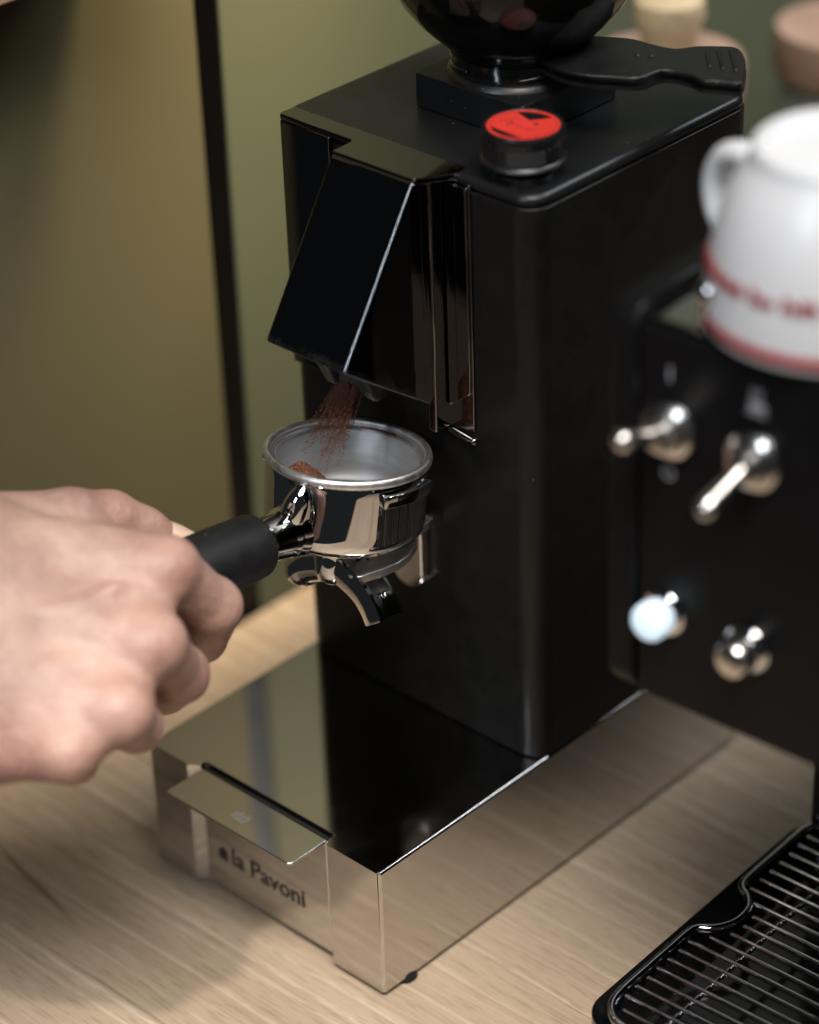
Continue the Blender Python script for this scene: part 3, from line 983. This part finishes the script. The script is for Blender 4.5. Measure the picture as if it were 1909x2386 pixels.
def octa(c, s, rot):
    base = np.array([[1, 0, 0], [-1, 0, 0], [0, 1, 0], [0, -1, 0], [0, 0, 1], [0, 0, -1]], float) * s
    return base @ rot + c
OF = np.array([[0, 2, 4], [2, 1, 4], [1, 3, 4], [3, 0, 4], [2, 0, 5], [1, 2, 5], [3, 1, 5], [0, 3, 5]])
def grains_mesh(name, centres, sizes, seed):
    rg = np.random.default_rng(seed)
    n = len(centres)
    A = rg.normal(size=(n, 3, 3))
    Q, _ = np.linalg.qr(A)
    sc = sizes[:, None] * rg.uniform(0.6, 1.3, size=(n, 3))
    base = np.array([[1, 0, 0], [-1, 0, 0], [0, 1, 0], [0, -1, 0], [0, 0, 1], [0, 0, -1]], float)
    P = base[None] * sc[:, None, :]
    P = np.einsum('nij,njk->nik', P, Q) + centres[:, None, :]
    F = (OF[None] + (np.arange(n) * 6)[:, None, None]).reshape(-1, 3)
    me = bpy.data.meshes.new(name)
    me.from_pydata(P.reshape(-1, 3).tolist(), [], F.tolist())
    return me

heap = link('coffee_grounds', heap_me, 'coffee', None, smooth=False)
tag(heap, 'heap of brown ground coffee inside the portafilter basket', 'ground coffee', kind='stuff')
rg = np.random.default_rng(5)
pm = np.array(PM)
cs = []
for _ in range(5200):
    a = rg.uniform(0, 2 * np.pi); rr = 0.0215 * math.sqrt(rg.uniform(0, 1))
    x, y = hc.x + rr * math.cos(a), hc.y + rr * math.sin(a)
    if math.hypot(x, y) > 0.0280:
        continue
    h = -0.0252 + 0.0196 * max(0.0, 1 - (rr / 0.0215) ** 1.15) + hnoise(x, y) + rg.uniform(-0.0001, 0.0004)
    cs.append(pm @ np.array([x, y, h, 1]))
cs = np.array(cs)[:, :3]
gme = grains_mesh('loose_grains', cs, rg.uniform(0.00016, 0.00042, len(cs)), 11)
gob = link('loose_grains', gme, 'coffee', heap, smooth=False)
gob['kind'] = 'stuff'

# falling grounds: loose strands of grains between the chute outlet and the heap
top_c = np.array([0.0665, 0.0665, 0.2330]); 
hw = pm @ np.array([hc.x + 0.004, hc.y + 0.003, -0.008, 1])
bot_c = hw[:3]
cs, sz = [], []
strands = []
for k in range(42):
    a_ = rg.uniform(-1, 1)
    strands.append((1.5 * a_, rg.normal(0, 0.8), 0.30 + 0.70 * rg.random() ** 1.6, rg.normal(0, 0.35)))
for k in range(13000):
    sx, sy, ln_, dv = strands[rg.integers(len(strands))]
    tt = rg.beta(1.0, 1.7) * ln_
    spread = 0.0036 + 0.0040 * tt
    c = top_c * (1 - tt) + bot_c * tt
    px = c[0] + (sx + dv * tt) * spread * 1.1 + rg.normal(0, 0.00032)
    py = c[1] + sy * spread * 0.7 + rg.normal(0, 0.00032)
    pz = c[2] + rg.normal(0, 0.0008)
    cs.append((px, py, pz)); sz.append(rg.uniform(0.00010, 0.00030))
fme = grains_mesh('falling_coffee', np.array(cs), np.array(sz), 12)
fall = link('falling_coffee', fme, 'coffee', None, smooth=False)
tag(fall, 'stream of brown coffee grounds falling from the chute into the basket', 'ground coffee', kind='stuff')

# ------------------------------------------------------------------ hand
def scr(u, v, d):
    """a point of the place, measured on the 1725 x 2156 picture and at a depth"""
    return np.array(CAM_C) + d * (np.array(CAM_F) + np.array(CAM_R) * ((u - 862.5) / FPX) - np.array(CAM_U) * ((v - 1078.0) / FPX))

def mm(px, d):
    return px / FPX * d

def cone(pts, a, b, ra, rb):
    """signed distance to a round cone between two points"""
    ba = b - a
    l2 = ba @ ba
    rr = ra - rb
    a2 = l2 - rr * rr
    il2 = 1.0 / l2
    pa = pts - a
    y = pa @ ba
    z = y - l2
    x2 = ((pa * l2 - y[:, None] * ba) ** 2).sum(1)
    y2 = y * y * l2
    z2 = z * z * l2
    k = np.sign(rr) * rr * rr * x2
    out = (np.sqrt(x2 * a2 * il2) + y * rr) * il2 - ra
    m1 = np.sign(z) * a2 * z2 > k
    m2 = np.sign(y) * a2 * y2 < k
    out = np.where(m2, np.sqrt(x2 + y2) * il2 - ra, out)
    out = np.where(m1, np.sqrt(x2 + z2) * il2 - rb, out)
    return out

def smin(a, b, k):
    h = np.maximum(k - np.abs(a - b), 0) / k
    return np.minimum(a, b) - h * h * k * 0.25

def chain(pts, joints, k=0.004):
    d = None
    for (p, ra), (q, rb) in zip(joints[:-1], joints[1:]):
        c = cone(pts, p, q, ra, rb)
        d = c if d is None else smin(d, c, k)
    return d

def J(u, v, d, r):
    return (scr(u, v, d), r)

# joints: knuckle, middle joint, end joint, tip
IDX = [J(352, 1196, 1.010, 0.0116), J(446, 1276, 1.036, 0.0104), J(424, 1342, 1.056, 0.0094), J(360, 1310, 1.076, 0.0080)]
MID = [J(322, 1354, 0.990, 0.0118), J(376, 1420, 1.020, 0.0104), J(346, 1450, 1.040, 0.0092), J(280, 1400, 1.056, 0.0080)]
RNG = [J(255, 1498, 0.976, 0.0112), J(286, 1530, 1.006, 0.0090), J(250, 1525, 1.026, 0.0084), J(190, 1470, 1.040, 0.0075)]
PNK = [J(140, 1586, 0.970, 0.0102), J(152, 1600, 0.996, 0.0084), J(112, 1590, 1.012, 0.0076), J(70, 1530, 1.026, 0.0068)]
THB = [J(-40, 1130, 1.022, 0.0170), J(150, 1094, 1.034, 0.0112), J(232, 1092, 1.044, 0.0100), J(300, 1118, 1.052, 0.0086), J(352, 1140, 1.057, 0.0072)]
WR1 = scr(-330, 1230, 1.010); WR2 = scr(-330, 1420, 1.000)
def hand_sdf(p):
    CF = np.array(CAM_F)
    # back of the hand
    d = cone(p, IDX[0][0], scr(-60, 1165, 1.008), 0.0120, 0.0190)
    d = smin(d, cone(p, scr(-60, 1165, 1.008), WR1, 0.0190, 0.0220), 0.014)
    d = smin(d, cone(p, MID[0][0], scr(-60, 1270, 0.996), 0.0122, 0.0180), 0.018)
    d = smin(d, cone(p, RNG[0][0], scr(-60, 1400, 0.989), 0.0114, 0.0185), 0.018)
    d = smin(d, cone(p, PNK[0][0], scr(-60, 1515, 0.990), 0.0106, 0.0200), 0.018)
    d = smin(d, cone(p, scr(-60, 1270, 0.996), scr(-330, 1300, 1.000), 0.0180, 0.0240), 0.020)
    d = smin(d, cone(p, scr(-60, 1400, 0.989), WR2, 0.0185, 0.0240), 0.020)
    d = smin(d, cone(p, scr(-60, 1515, 0.990), WR2, 0.0200, 0.0230), 0.020)
    # flesh bridging the knuckles
    d = smin(d, cone(p, scr(312, 1212, 1.014), scr(292, 1348, 0.998), 0.0088, 0.0088), 0.010)
    d = smin(d, cone(p, scr(292, 1352, 0.998), scr(228, 1488, 0.985), 0.0088, 0.0086), 0.010)
    d = smin(d, cone(p, scr(228, 1488, 0.985), scr(120, 1572, 0.979), 0.0086, 0.0080), 0.010)
    # forearm
    d = smin(d, cone(p, scr(-330, 1325, 1.003), scr(-900, 1350, 1.01), 0.0270, 0.0360), 0.020)
    # palm mass behind
    d = smin(d, cone(p, scr(250, 1270, 1.022), scr(-40, 1260, 1.022), 0.0120, 0.0200), 0.012)
    d = smin(d, cone(p, scr(170, 1430, 1.002), scr(-60, 1470, 1.010), 0.0130, 0.0200), 0.012)
    # web between thumb and first finger
    d = smin(d, cone(p, scr(170, 1125, 1.030), scr(260, 1165, 1.024), 0.0085, 0.0085), 0.010)
    # knuckles
    for K, r in ((IDX, 0.0098), (MID, 0.0102), (RNG, 0.0096), (PNK, 0.0086)):
        d = smin(d, np.sqrt(((p - (K[0][0] - CF * 0.0036)) ** 2).sum(1)) - r, 0.006)
    # tendons and veins, faint
    for a, b, r in ((IDX[0][0] - CF * 0.0058, scr(30, 1180, 0.9935), 0.0036), (MID[0][0] - CF * 0.0066, scr(20, 1282, 0.9815), 0.0036), (RNG[0][0] - CF * 0.0056, scr(10, 1396, 0.9735), 0.0034)):
        d = smin(d, cone(p, a, b, r, 0.0020), 0.007)
    for q in ([(300, 1250, 0.9955), (240, 1240, 0.9880), (170, 1275, 0.9815), (90, 1290, 0.9785)], [(270, 1420, 0.9830), (200, 1390, 0.9760), (110, 1400, 0.9718), (20, 1440, 0.9700)]):
        for a, b in zip(q[:-1], q[1:]):
            d = smin(d, cone(p, scr(*a), scr(*b), 0.0020, 0.0020), 0.0032)
    # fingers
    for F_ in (IDX, MID, RNG, PNK):
        f = chain(p, F_, 0.005)
        for (a, ra), (b, rb) in zip(F_[1:-1], F_[2:]):
            m_ = (a + b) / 2 + CF * 0.001
            f = smin(f, np.sqrt(((p - m_) ** 2).sum(1)) - (ra + rb) / 2 * 1.03, 0.004)
        # bony middle joint
        f = smin(f, np.sqrt(((p - (F_[1][0] + np.array(CAM_R) * 0.0012)) ** 2).sum(1)) - F_[1][1] * 0.97, 0.003)
        d = smin(d, f, 0.0030)
    th = chain(p, THB, 0.006)
    d = smin(d, th, 0.0042)
    return np.maximum(d, (scr(-660, 1340, 1.0) - p) @ np.array(CAM_R))

def surface_nets(sdf, lo, hi, h):
    lo = np.array(lo); hi = np.array(hi)
    n = np.ceil((hi - lo) / h).astype(int) + 1
    ax = [lo[i] + h * np.arange(n[i]) for i in range(3)]
    G = np.empty(n, dtype=np.float32)
    for i in range(n[0]):
        Y, Z = np.meshgrid(ax[1], ax[2], indexing='ij')
        P = np.stack([np.full(Y.size, ax[0][i]), Y.ravel(), Z.ravel()], 1)
        G[i] = sdf(P).reshape(n[1], n[2])
    inside = G < 0
    c = np.zeros(tuple(n - 1), dtype=np.int8)
    for dx in (0, 1):
        for dy in (0, 1):
            for dz in (0, 1):
                c += inside[dx:n[0] - 1 + dx, dy:n[1] - 1 + dy, dz:n[2] - 1 + dz]
    cell = (c > 0) & (c < 8)
    idx = -np.ones(cell.shape, dtype=np.int64)
    ijk = np.argwhere(cell)
    idx[cell] = np.arange(len(ijk))
    acc = np.zeros((len(ijk), 3)); cnt = np.zeros(len(ijk))
    corners = [(a, b, c_) for a in (0, 1) for b in (0, 1) for c_ in (0, 1)]
    for a in corners:
        for axn in range(3):
            if a[axn] == 1:
                continue
            b = list(a); b[axn] = 1
            ga = G[ijk[:, 0] + a[0], ijk[:, 1] + a[1], ijk[:, 2] + a[2]]
            gb = G[ijk[:, 0] + b[0], ijk[:, 1] + b[1], ijk[:, 2] + b[2]]
            m = (ga < 0) != (gb < 0)
            tt = np.where(m, ga / np.where(m, ga - gb, 1), 0)
            pos = np.tile(np.array(a, float), (len(ijk), 1))
            pos[:, axn] += tt
            acc[m] += pos[m]
            cnt[m] += 1
    verts = lo + h * (ijk + acc / cnt[:, None])
    faces = []
    for axn in range(3):
        o1, o2 = [i for i in range(3) if i != axn]
        sl0 = [slice(1, n[i] - 1) for i in range(3)]
        sl0[axn] = slice(0, n[axn] - 1)
        sl1 = list(sl0); sl1[axn] = slice(1, n[axn])
        A = inside[tuple(sl0)]; B = inside[tuple(sl1)]
        base = [1, 1, 1]; base[axn] = 0
        for sgn in (0, 1):
            e = np.argwhere((A & ~B) if sgn == 0 else (~A & B)) + np.array(base)
            q = []
            for d1, d2 in ((0, 0), (1, 0), (1, 1), (0, 1)):
                w = e.copy(); w[:, o1] -= d1; w[:, o2] -= d2
                q.append(idx[w[:, 0], w[:, 1], w[:, 2]])
            q = np.stack(q, 1)
            flip = (axn == 1) ^ (sgn == 1)
            faces.append(q[:, ::-1] if flip else q)
    return verts, np.concatenate(faces)

# grid aligned with the camera axes keeps the box tight; only a frame of reference for sampling
allp = np.array([scr(u, v, d) for u, v, d in ((-680, 980, 0.94), (-680, 1700, 0.94), (520, 980, 0.94), (520, 1700, 0.94), (-680, 980, 1.09), (-680, 1700, 1.09), (520, 980, 1.09), (520, 1700, 1.09))])
lo, hi = allp.min(0), allp.max(0)
HV = 0.0018
hv, hf = surface_nets(hand_sdf, lo, hi, HV)
me = bpy.data.meshes.new('person')
me.from_pydata(hv.tolist(), [], hf.tolist())
bm = bmesh.new(); bm.from_mesh(me)
bmesh.ops.smooth_vert(bm, verts=bm.verts[:], factor=0.5, use_axis_x=True, use_axis_y=True, use_axis_z=True)
bmesh.ops.smooth_vert(bm, verts=bm.verts[:], factor=0.5, use_axis_x=True, use_axis_y=True, use_axis_z=True)
bmesh.ops.recalc_face_normals(bm, faces=bm.faces[:])
bm.to_mesh(me); bm.free()
co = np.empty(len(me.vertices) * 3); me.vertices.foreach_get('co', co); co = co.reshape(-1, 3)
red = np.zeros(len(co))
for K in (IDX, MID, RNG, PNK):
    for c, s, w in ((K[0][0], 0.013, 0.75), (K[1][0], 0.011, 0.8), (K[2][0], 0.012, 0.8), (K[3][0], 0.012, 0.9)):
        red = np.maximum(red, w * np.exp(-((co - c) ** 2).sum(1) / (s * s)))
for c, s, w in ((THB[2][0], 0.013, 0.7), (THB[4][0], 0.014, 0.9), (scr(60, 1640, 0.97), 0.022, 0.8)):
    red = np.maximum(red, w * np.exp(-((co - c) ** 2).sum(1) / (s * s)))
attr = me.attributes.new('redness', 'FLOAT', 'POINT')
attr.data.foreach_set('value', red.astype(np.float32))
person = link('person', me, 'skin', None, angle=180)
tag(person, 'bare right hand gripping the black portafilter handle from the left', 'hand')
# thumb nail: a curved plate on top of the thumb tip
tA, tB = THB[3][0], THB[4][0]
dirn = V(tB - tA).normalized()
side = V(CAM_F).cross(dirn).normalized()
nup = (V(CAM_U) * 0.70 - V(CAM_F) * 0.50).normalized()
nup = (nup - dirn * nup.dot(dirn)).normalized()
sd = dirn.cross(nup).normalized()
bm = bmesh.new()
rows = []
ctr = V(tB) + dirn * 0.0005
for i in range(9):
    s = i / 8
    wv_ = 0.0056 * (0.86 + 0.14 * math.sin(math.pi * s))
    rowt, rowb = [], []
    for k in range(9):
        a = math.radians(-62 + 124 * k / 8)
        rr = 0.0079 + 0.0003 * math.sin(math.pi * s)
        endc = -0.0016 * (abs(k - 4) / 4) ** 2 * s
        p = ctr + dirn * (-0.0052 + 0.0142 * s + endc) + (nup * math.cos(a) + sd * math.sin(a) * (wv_ / 0.0056)) * rr - nup * 0.0002
        rowt.append(bm.verts.new(p))
        rowb.append(bm.verts.new(p - (nup * math.cos(a) + sd * math.sin(a)) * 0.0007))
    rows.append(rowt + rowb[::-1])
for a, b in zip(rows[:-1], rows[1:]):
    for k in range(len(a)):
        j = (k + 1) % len(a)
        bm.faces.new((a[k], a[j], b[j], b[k]))
bm.faces.new(rows[0]); bm.faces.new(rows[-1])
link('thumbnail', to_mesh(bm, 'thumbnail'), 'nail', person, angle=60)

sl = [V(scr(u, v, d)) for u, v, d in ((-500, 1333, 1.005), (-600, 1337, 1.006), (-900, 1350, 1.010), (-1400, 1375, 1.02), (-2000, 1400, 1.03))]
MAT['sleeve'] = simple('charcoal_cotton', (0.02, 0.02, 0.022), 0.85, var=0.3, scale=200, bump=0.3)
tube('sleeve', spline(sl, 5), [0.0365 + 0.0005 * i for i in range(21)], 'sleeve', person, seg=32)

# ------------------------------------------------------------------ espresso machine (local frame: x along its front, y to its back)
MR = math.radians(2.5)
MO = V((0.234, 0.025, 0))
em = empty('espresso_machine', MO, MR, label='black espresso machine with chrome toggle switches and side plates', cat='espresso machine', local=True)
MW, MD = 0.265, 0.30
# head: front panel and side plates
def corner_rect(x0, x1, z0, z1, r):
    return rrect(x0, x1, z0, z1, r, 8)
def yprism(name, pts, y0, y1, mat, parent, bev=0.001, seg=3):
    return prism(name, pts, 'y', y0, y1, mat, parent, bev=bev, seg=seg)
# side plate outlines in y-z
sp_pts = []
for cx, cz, a0 in ((MD - 0.012, 0.3445 - 0.012, 0), (0.011, 0.3445 - 0.011, 90), (0.011, 0.187 + 0.011, 180)):
    for i in range(9):
        a = math.radians(a0 + 90 * i / 8)
        rr = 0.012 if a0 == 0 else 0.011
        sp_pts.append((cx + rr * math.cos(a), cz + rr * math.sin(a)))
sp_pts += [(0.135, 0.187), (0.145, 0.177), (0.145, 0.010), (MD, 0.010)]
for x0 in (0.0, MW - 0.012):
    bm = prism_bm(sp_pts, 'x', x0, x0 + 0.012)
    bevel_all(bm, 0.0025, 4, 40)
    link('side_plate', to_mesh(bm, 'side_plate'), 'machine_black', em, wn=True)
box('front_panel', 0.0121, MW - 0.0121, 0.0025, 0.0055, 0.1885, 0.3372, 'machine_black', em, bev=0.0012, seg=3)
box('head_floor', 0.0121, MW - 0.0121, 0.0062, 0.145, 0.1885, 0.191, 'machine_black', em, bev=0.0004)
box('cup_warmer', 0.0121, MW - 0.0121, 0.0062, MD - 0.001, 0.3275, 0.3390, 'top_chrome', em, bev=0.0006)
box('back_panel', 0.0121, MW - 0.0121, 0.152, 0.156, 0.012, 0.188, 'machine_black', em, bev=0.0006)
box('rear_panel', 0.0121, MW - 0.0121, MD - 0.004, MD, 0.012, 0.327, 'machine_black', em, bev=0.0006)
box('bottom_plate', 0.0, MW, 0.03, MD, 0.004, 0.0095, 'machine_black', em, bev=0.0006)
for fx in (0.02, MW - 0.02):
    for fy in (0.05, MD - 0.03):
        lathe('foot', [(0, 0.0042), (0.011, 0.0042), (0.012, TABLE_Z + 0.001), (0.011, TABLE_Z), (0, TABLE_Z)], 'rubber', em, Matrix.Translation((fx, fy, 0)), 20)
# cup rail
for px_, py_ in ((0.0345, 0.0100), (0.0225, 0.15), (0.0225, 0.262)):
    post = lathe('rail_post', [(0, 0.3390), (0.0050, 0.3390), (0.0050, 0.3402), (0.0034, 0.3414), (0.0032, 0.3480), (0.0044, 0.3492), (0.0052, 0.3518), (0.0048, 0.3544), (0.0034, 0.3562), (0, 0.3568)], 'chrome', em, Matrix.Translation((px_, py_, 0)), 24)
tube('cup_rail', [(0.0225, 0.262, 0.351), (0.0225, 0.2, 0.351), (0.0225, 0.15, 0.351)], 0.0024, 'chrome', em, seg=14)

def toggle(x, z, tip, name='toggle_switch'):
    """nut, bushing and a bat lever; local y is negative towards the viewer"""
    base_m = frame((x, 0.0025, z), (0, -1, 0), (1, 0, 0))
    nut = lathe(name, [(0, 0), (0.0104, 0), (0.0108, 0.0008), (0.0104, 0.0024), (0.0084, 0.0036), (0.0080, 0.0056), (0.0064, 0.0064), (0.0056, 0.0086), (0.0040, 0.0092), (0, 0.0084)], 'switch_steel', em, base_m, 40)
    a = V((x, -0.004, z)); b = V(tip)
    n = 10
    P = [a.lerp(b, i / n) for i in range(n + 1)]
    Rr = [0.0029 + 0.0014 * (i / n) ** 1.5 for i in range(n + 1)]
    tube('lever', P, Rr, 'switch_steel', nut, seg=20, round_end=True)
    return nut
toggle(0.0245, 0.3010, (0.0215, -0.0195, 0.3055))
toggle(0.0590, 0.3010, (0.0560, -0.0200, 0.2925))
# pale blue cap and push button below
def cap(x, z, mat, nm):
    bm_ = frame((x, 0.0025, z), (0, -1, 0), (1, 0, 0))
    bz = lathe(nm, [(0, 0), (0.0092, 0), (0.0094, 0.0010), (0.0086, 0.0022), (0.0070, 0.0030), (0, 0.0030)], 'chrome', em, bm_, 40)
    lathe('lens', [(0.0066, 0.0020), (0.0072, 0.0062), (0.0070, 0.0098), (0.0060, 0.0112), (0.0035, 0.0120), (0, 0.0122)], mat, bz, bm_, 40)
cap(0.0236, 0.2268, 'pale_blue', 'blue_cap')
cap(0.0590, 0.2262, 'switch_steel', 'push_button')
# printed symbols by the switches
MP = Matrix(((1, 0, 0, 0), (0, 0, 1, 0.0025), (0, 1, 0, 0), (0, 0, 0, 1)))
box('switch_mark', 0.0237, 0.0247, 0.0022, 0.00235, 0.3190, 0.3245, 'grey_print', em, bev=0)
lathe('switch_mark', [(0.0027, 0), (0.0027, 0.0003), (0.0019, 0.0003), (0.0019, 0)], 'grey_print', em, frame((0.0242, 0.0026, 0.2835), (0, -1, 0)), 24, closed=True)
cupm = [box_bm(0.0562, 0.0612, 0.0022, 0.00235, 0.3195, 0.3228), box_bm(0.0612, 0.0626, 0.0022, 0.00235, 0.3204, 0.3220), box_bm(0.0550, 0.0630, 0.0022, 0.00235, 0.3180, 0.3187)]
for k in range(3):
    cupm.append(box_bm(0.0568 + k * 0.0016, 0.0574 + k * 0.0016, 0.0022, 0.00235, 0.3238, 0.3275))
link('switch_mark', to_mesh(join_bms(cupm), 'switch_mark'), 'grey_print', em, smooth=False)

# drip tray and grate
tray = empty('drip_tray', MO + V((0.1, 0.07, TABLE_Z)), label='black enamel drip tray at the foot of the espresso machine', cat='drip tray')
tray.location = MO; tray.rotation_euler = (0, 0, MR); tray['_local'] = 1
tx0, tx1, ty0, ty1 = -0.0042, 0.250, -0.0110, 0.1500
bm = prism_bm(rrect(tx0, tx1, ty0, ty1, 0.014, 8), 'z', TABLE_Z + 0.003, 0.0335)
bm.normal_update()
top = [f for f in bm.faces if f.normal.z > 0.9]
bmesh.ops.inset_region(bm, faces=top, thickness=0.0024)
bmesh.ops.translate(bm, verts=list({v for f in top for v in f.verts}), vec=(0, 0, -0.0040))
bmesh.ops.inset_region(bm, faces=top, thickness=0.0100)
bmesh.ops.translate(bm, verts=list({v for f in top for v in f.verts}), vec=(0, 0, -0.0120))
es = [e for e in bm.edges if len(e.link_faces) == 2 and e.calc_face_angle(0) > math.radians(40)]
bmesh.ops.bevel(bm, geom=es, offset=0.0008, segments=2, profile=0.5, affect='EDGES', clamp_overlap=True)
link('tray_body', to_mesh(bm, 'tray_body'), 'tray_black', tray, wn=True)
for fx in (0.02, 0.23):
    for fy in (0.01, 0.13):
        lathe('foot', [(0, TABLE_Z + 0.0032), (0.008, TABLE_Z + 0.0032), (0.008, TABLE_Z), (0, TABLE_Z)], 'rubber', tray, Matrix.Translation((fx, fy, 0)), 16)

grate = empty('drip_grate', MO, MR, label='chrome wire grate lying in the black drip tray', cat='grate', local=True)
GZ = 0.0352
fr = [(0.030, -0.0070), (0.0150, -0.0068), (0.0088, -0.0048), (0.0040, 0.0010), (0.0022, 0.0090), (0.0020, 0.0250), (0.0020, 0.0440), (0.0020, 0.0540), (0.0032, 0.0590), (0.0075, 0.0622), (0.0112, 0.0670), (0.0132, 0.0735), (0.0124, 0.0815), (0.0085, 0.0872), (0.0040, 0.0905), (0.0016, 0.0945), (0.0012, 0.1030), (0.0012, 0.1200), (0.0012, 0.1350), (0.0022, 0.1415), (0.0052, 0.1455), (0.0120, 0.1470), (0.030, 0.1470), (0.120, 0.1470), (0.225, 0.1470), (0.241, 0.1440), (0.246, 0.135), (0.246, 0.07), (0.246, 0.005), (0.241, -0.0050), (0.225, -0.0070), (0.12, -0.0070)]
P = spline([(x, y, GZ) for x, y in fr] + [(fr[0][0], fr[0][1], GZ)], 5)[:-1]
tube('frame_wire', P, 0.0019, 'chrome', grate, seg=14, closed=True)
bars = [(0.0103, 0.0003), (0.0061, 0.0078), (0.0061, 0.0148), (0.0066, 0.0217), (0.0063, 0.0287), (0.0066, 0.0357), (0.0067, 0.0427), (0.0066, 0.0496), (0.0118, 0.0566), (0.0170, 0.0637), (0.0184, 0.0708), (0.0180, 0.0779), (0.0136, 0.0850), (0.0070, 0.0921), (0.0069, 0.0993), (0.0069, 0.1065), (0.0068, 0.1137), (0.0066, 0.1210), (0.0063, 0.1282), (0.0060, 0.1353), (0.0085, 0.1415)]
for x, y in bars:
    tube('wire_bar', [(x, y, GZ + 0.0008), (0.08, y, GZ + 0.0008), (0.16, y, GZ + 0.0008), (0.241, y, GZ + 0.0008)], 0.00105, 'chrome', grate, seg=10, round_end=True)
for x in (0.0272, 0.100, 0.170, 0.225):
    tube('cross_rod', [(x, -0.0065, GZ - 0.0011), (x, 0.07, GZ - 0.0011), (x, 0.1465, GZ - 0.0011)], 0.0012, 'chrome', grate, seg=10, round_end=True)

# ------------------------------------------------------------------ cup standing upside down on the machine
ct = V((0.2928, 0.0694, 0.0)) + V((0.0012, -0.0012, 0.3392))
cup = empty('coffee_cup', ct, math.radians(168), label='white porcelain cup with red print standing upside down on the machine', cat='cup', local=True)
co_p = [(0.0405, 0.0), (0.0424, 0.0004), (0.0430, 0.0016), (0.0429, 0.0050), (0.0424, 0.0130), (0.0412, 0.0240), (0.0392, 0.0350), (0.0362, 0.0450), (0.0322, 0.0530), (0.0290, 0.0572), (0.0284, 0.0590), (0.0284, 0.0618), (0.0272, 0.0630), (0.0250, 0.0628), (0.0240, 0.0600), (0.0, 0.0595)]
ci_p = [(0, 0.0550), (0.026, 0.0545), (0.0330, 0.0450), (0.0370, 0.0330), (0.0395, 0.0150), (0.0400, 0.0020)]
lathe('body', co_p + ci_p, 'white_china', cup, None, 80, closed=True, angle=60)
lathe('rim_band', [(0.04312, 0.0026), (0.04314, 0.0062), (0.0425, 0.0066), (0.0425, 0.0022)], 'red_print', cup, None, 80, closed=True, angle=60)
# handle: flattened loop on local +x
hp_ = spline([(0.0405, 0, 0.0120), (0.0500, 0, 0.0110), (0.0580, 0, 0.0180), (0.0600, 0, 0.0290), (0.0550, 0, 0.0390), (0.0455, 0, 0.0425), (0.0365, 0, 0.0410)], 6)
bm = tube_bm(hp_, 0.0042, 16)
for v in bm.verts:
    v.co.y *= 1.25
link('handle', to_mesh(bm, 'handle'), 'white_china', cup, angle=60)
# small red letter-like strokes in a row round the cup
rgx = random.Random(4)
lt = []
ang = math.radians(5)
zt = 0.0205
a = math.radians(40)
while a < math.radians(130):
    hgt = rgx.choice((0.0030, 0.0030, 0.0044, 0.0030, 0.0052))
    rr = 0.0418
    if rgx.random() > 0.14:
        c = V((rr * math.cos(a), rr * math.sin(a), zt))
        b_ = box_bm(-0.0007, 0.0005, -0.0009, 0.0009, 0, hgt)
        b2 = box_bm(-0.0007, 0.0005, -0.0009, 0.0022, hgt * 0.55, hgt * 0.55 + 0.0008)
        jb = join_bms([b_, b2])
        jb.transform(Matrix.Translation(c) @ Matrix.Rotation(a, 4, 'Z') @ Matrix.Rotation(math.radians(5.0), 4, 'Y').inverted())
        lt.append(jb)
    a += math.radians(4.2)
link('lettering', to_mesh(join_bms(lt), 'lettering'), 'red_print', cup, smooth=False)

# ------------------------------------------------------------------ background jars
def jar(name, x, y, ztop, r, lid_h, label, knob=False):
    j = empty(name, (x, y, TABLE_Z), label=label, cat='jar', group='storage jars along the wall', local=True)
    zt_ = ztop - TABLE_Z
    bodyh = zt_ - lid_h
    lathe('glass_body', [(0, 0.0), (r * 0.93, 0.0), (r, 0.004), (r, bodyh - 0.012), (r * 0.94, bodyh - 0.002), (r * 0.90, bodyh - 0.002), (r * 0.95, bodyh - 0.014), (r * 0.955, 0.005), (0, 0.004)], 'glass', j, None, 48)
    lathe('contents', [(0, 0.0045), (r * 0.93, 0.0045), (r * 0.93, bodyh * 0.62), (r * 0.5, bodyh * 0.66), (0, bodyh * 0.65)], 'jar_dark', j, None, 40)
    lathe('lid', [(0, bodyh - 0.001), (r * 1.02, bodyh - 0.001), (r * 1.05, bodyh + 0.002), (r * 1.05, zt_ - 0.003), (r * 1.02, zt_), (0, zt_)], 'lid_wood', j, None, 48)
    lathe('lid_seal', [(0, bodyh - 0.016), (r * 0.88, bodyh - 0.016), (r * 0.88, bodyh - 0.0015), (0, bodyh - 0.0015)], 'jar_dark', j, None, 40)
    if knob:
        lathe('lid_knob', [(0, zt_ - 0.001), (0.012, zt_ - 0.001), (0.014, zt_ + 0.012), (0.018, zt_ + 0.022), (0.017, zt_ + 0.030), (0.010, zt_ + 0.035), (0, zt_ + 0.036)], 'cork', j, None, 32)
    return j
jar('storage_jar', -0.030, 0.392, 0.247, 0.036, 0.020, 'wooden lidded glass jar with pale knob behind the grinder hopper', True)
jar('storage_jar', -0.020, 0.530, 0.224, 0.036, 0.024, 'wooden lidded glass jar at the upper right edge behind the cup')

for o in bpy.data.objects:
    if '_local' in o.keys():
        del o['_local']
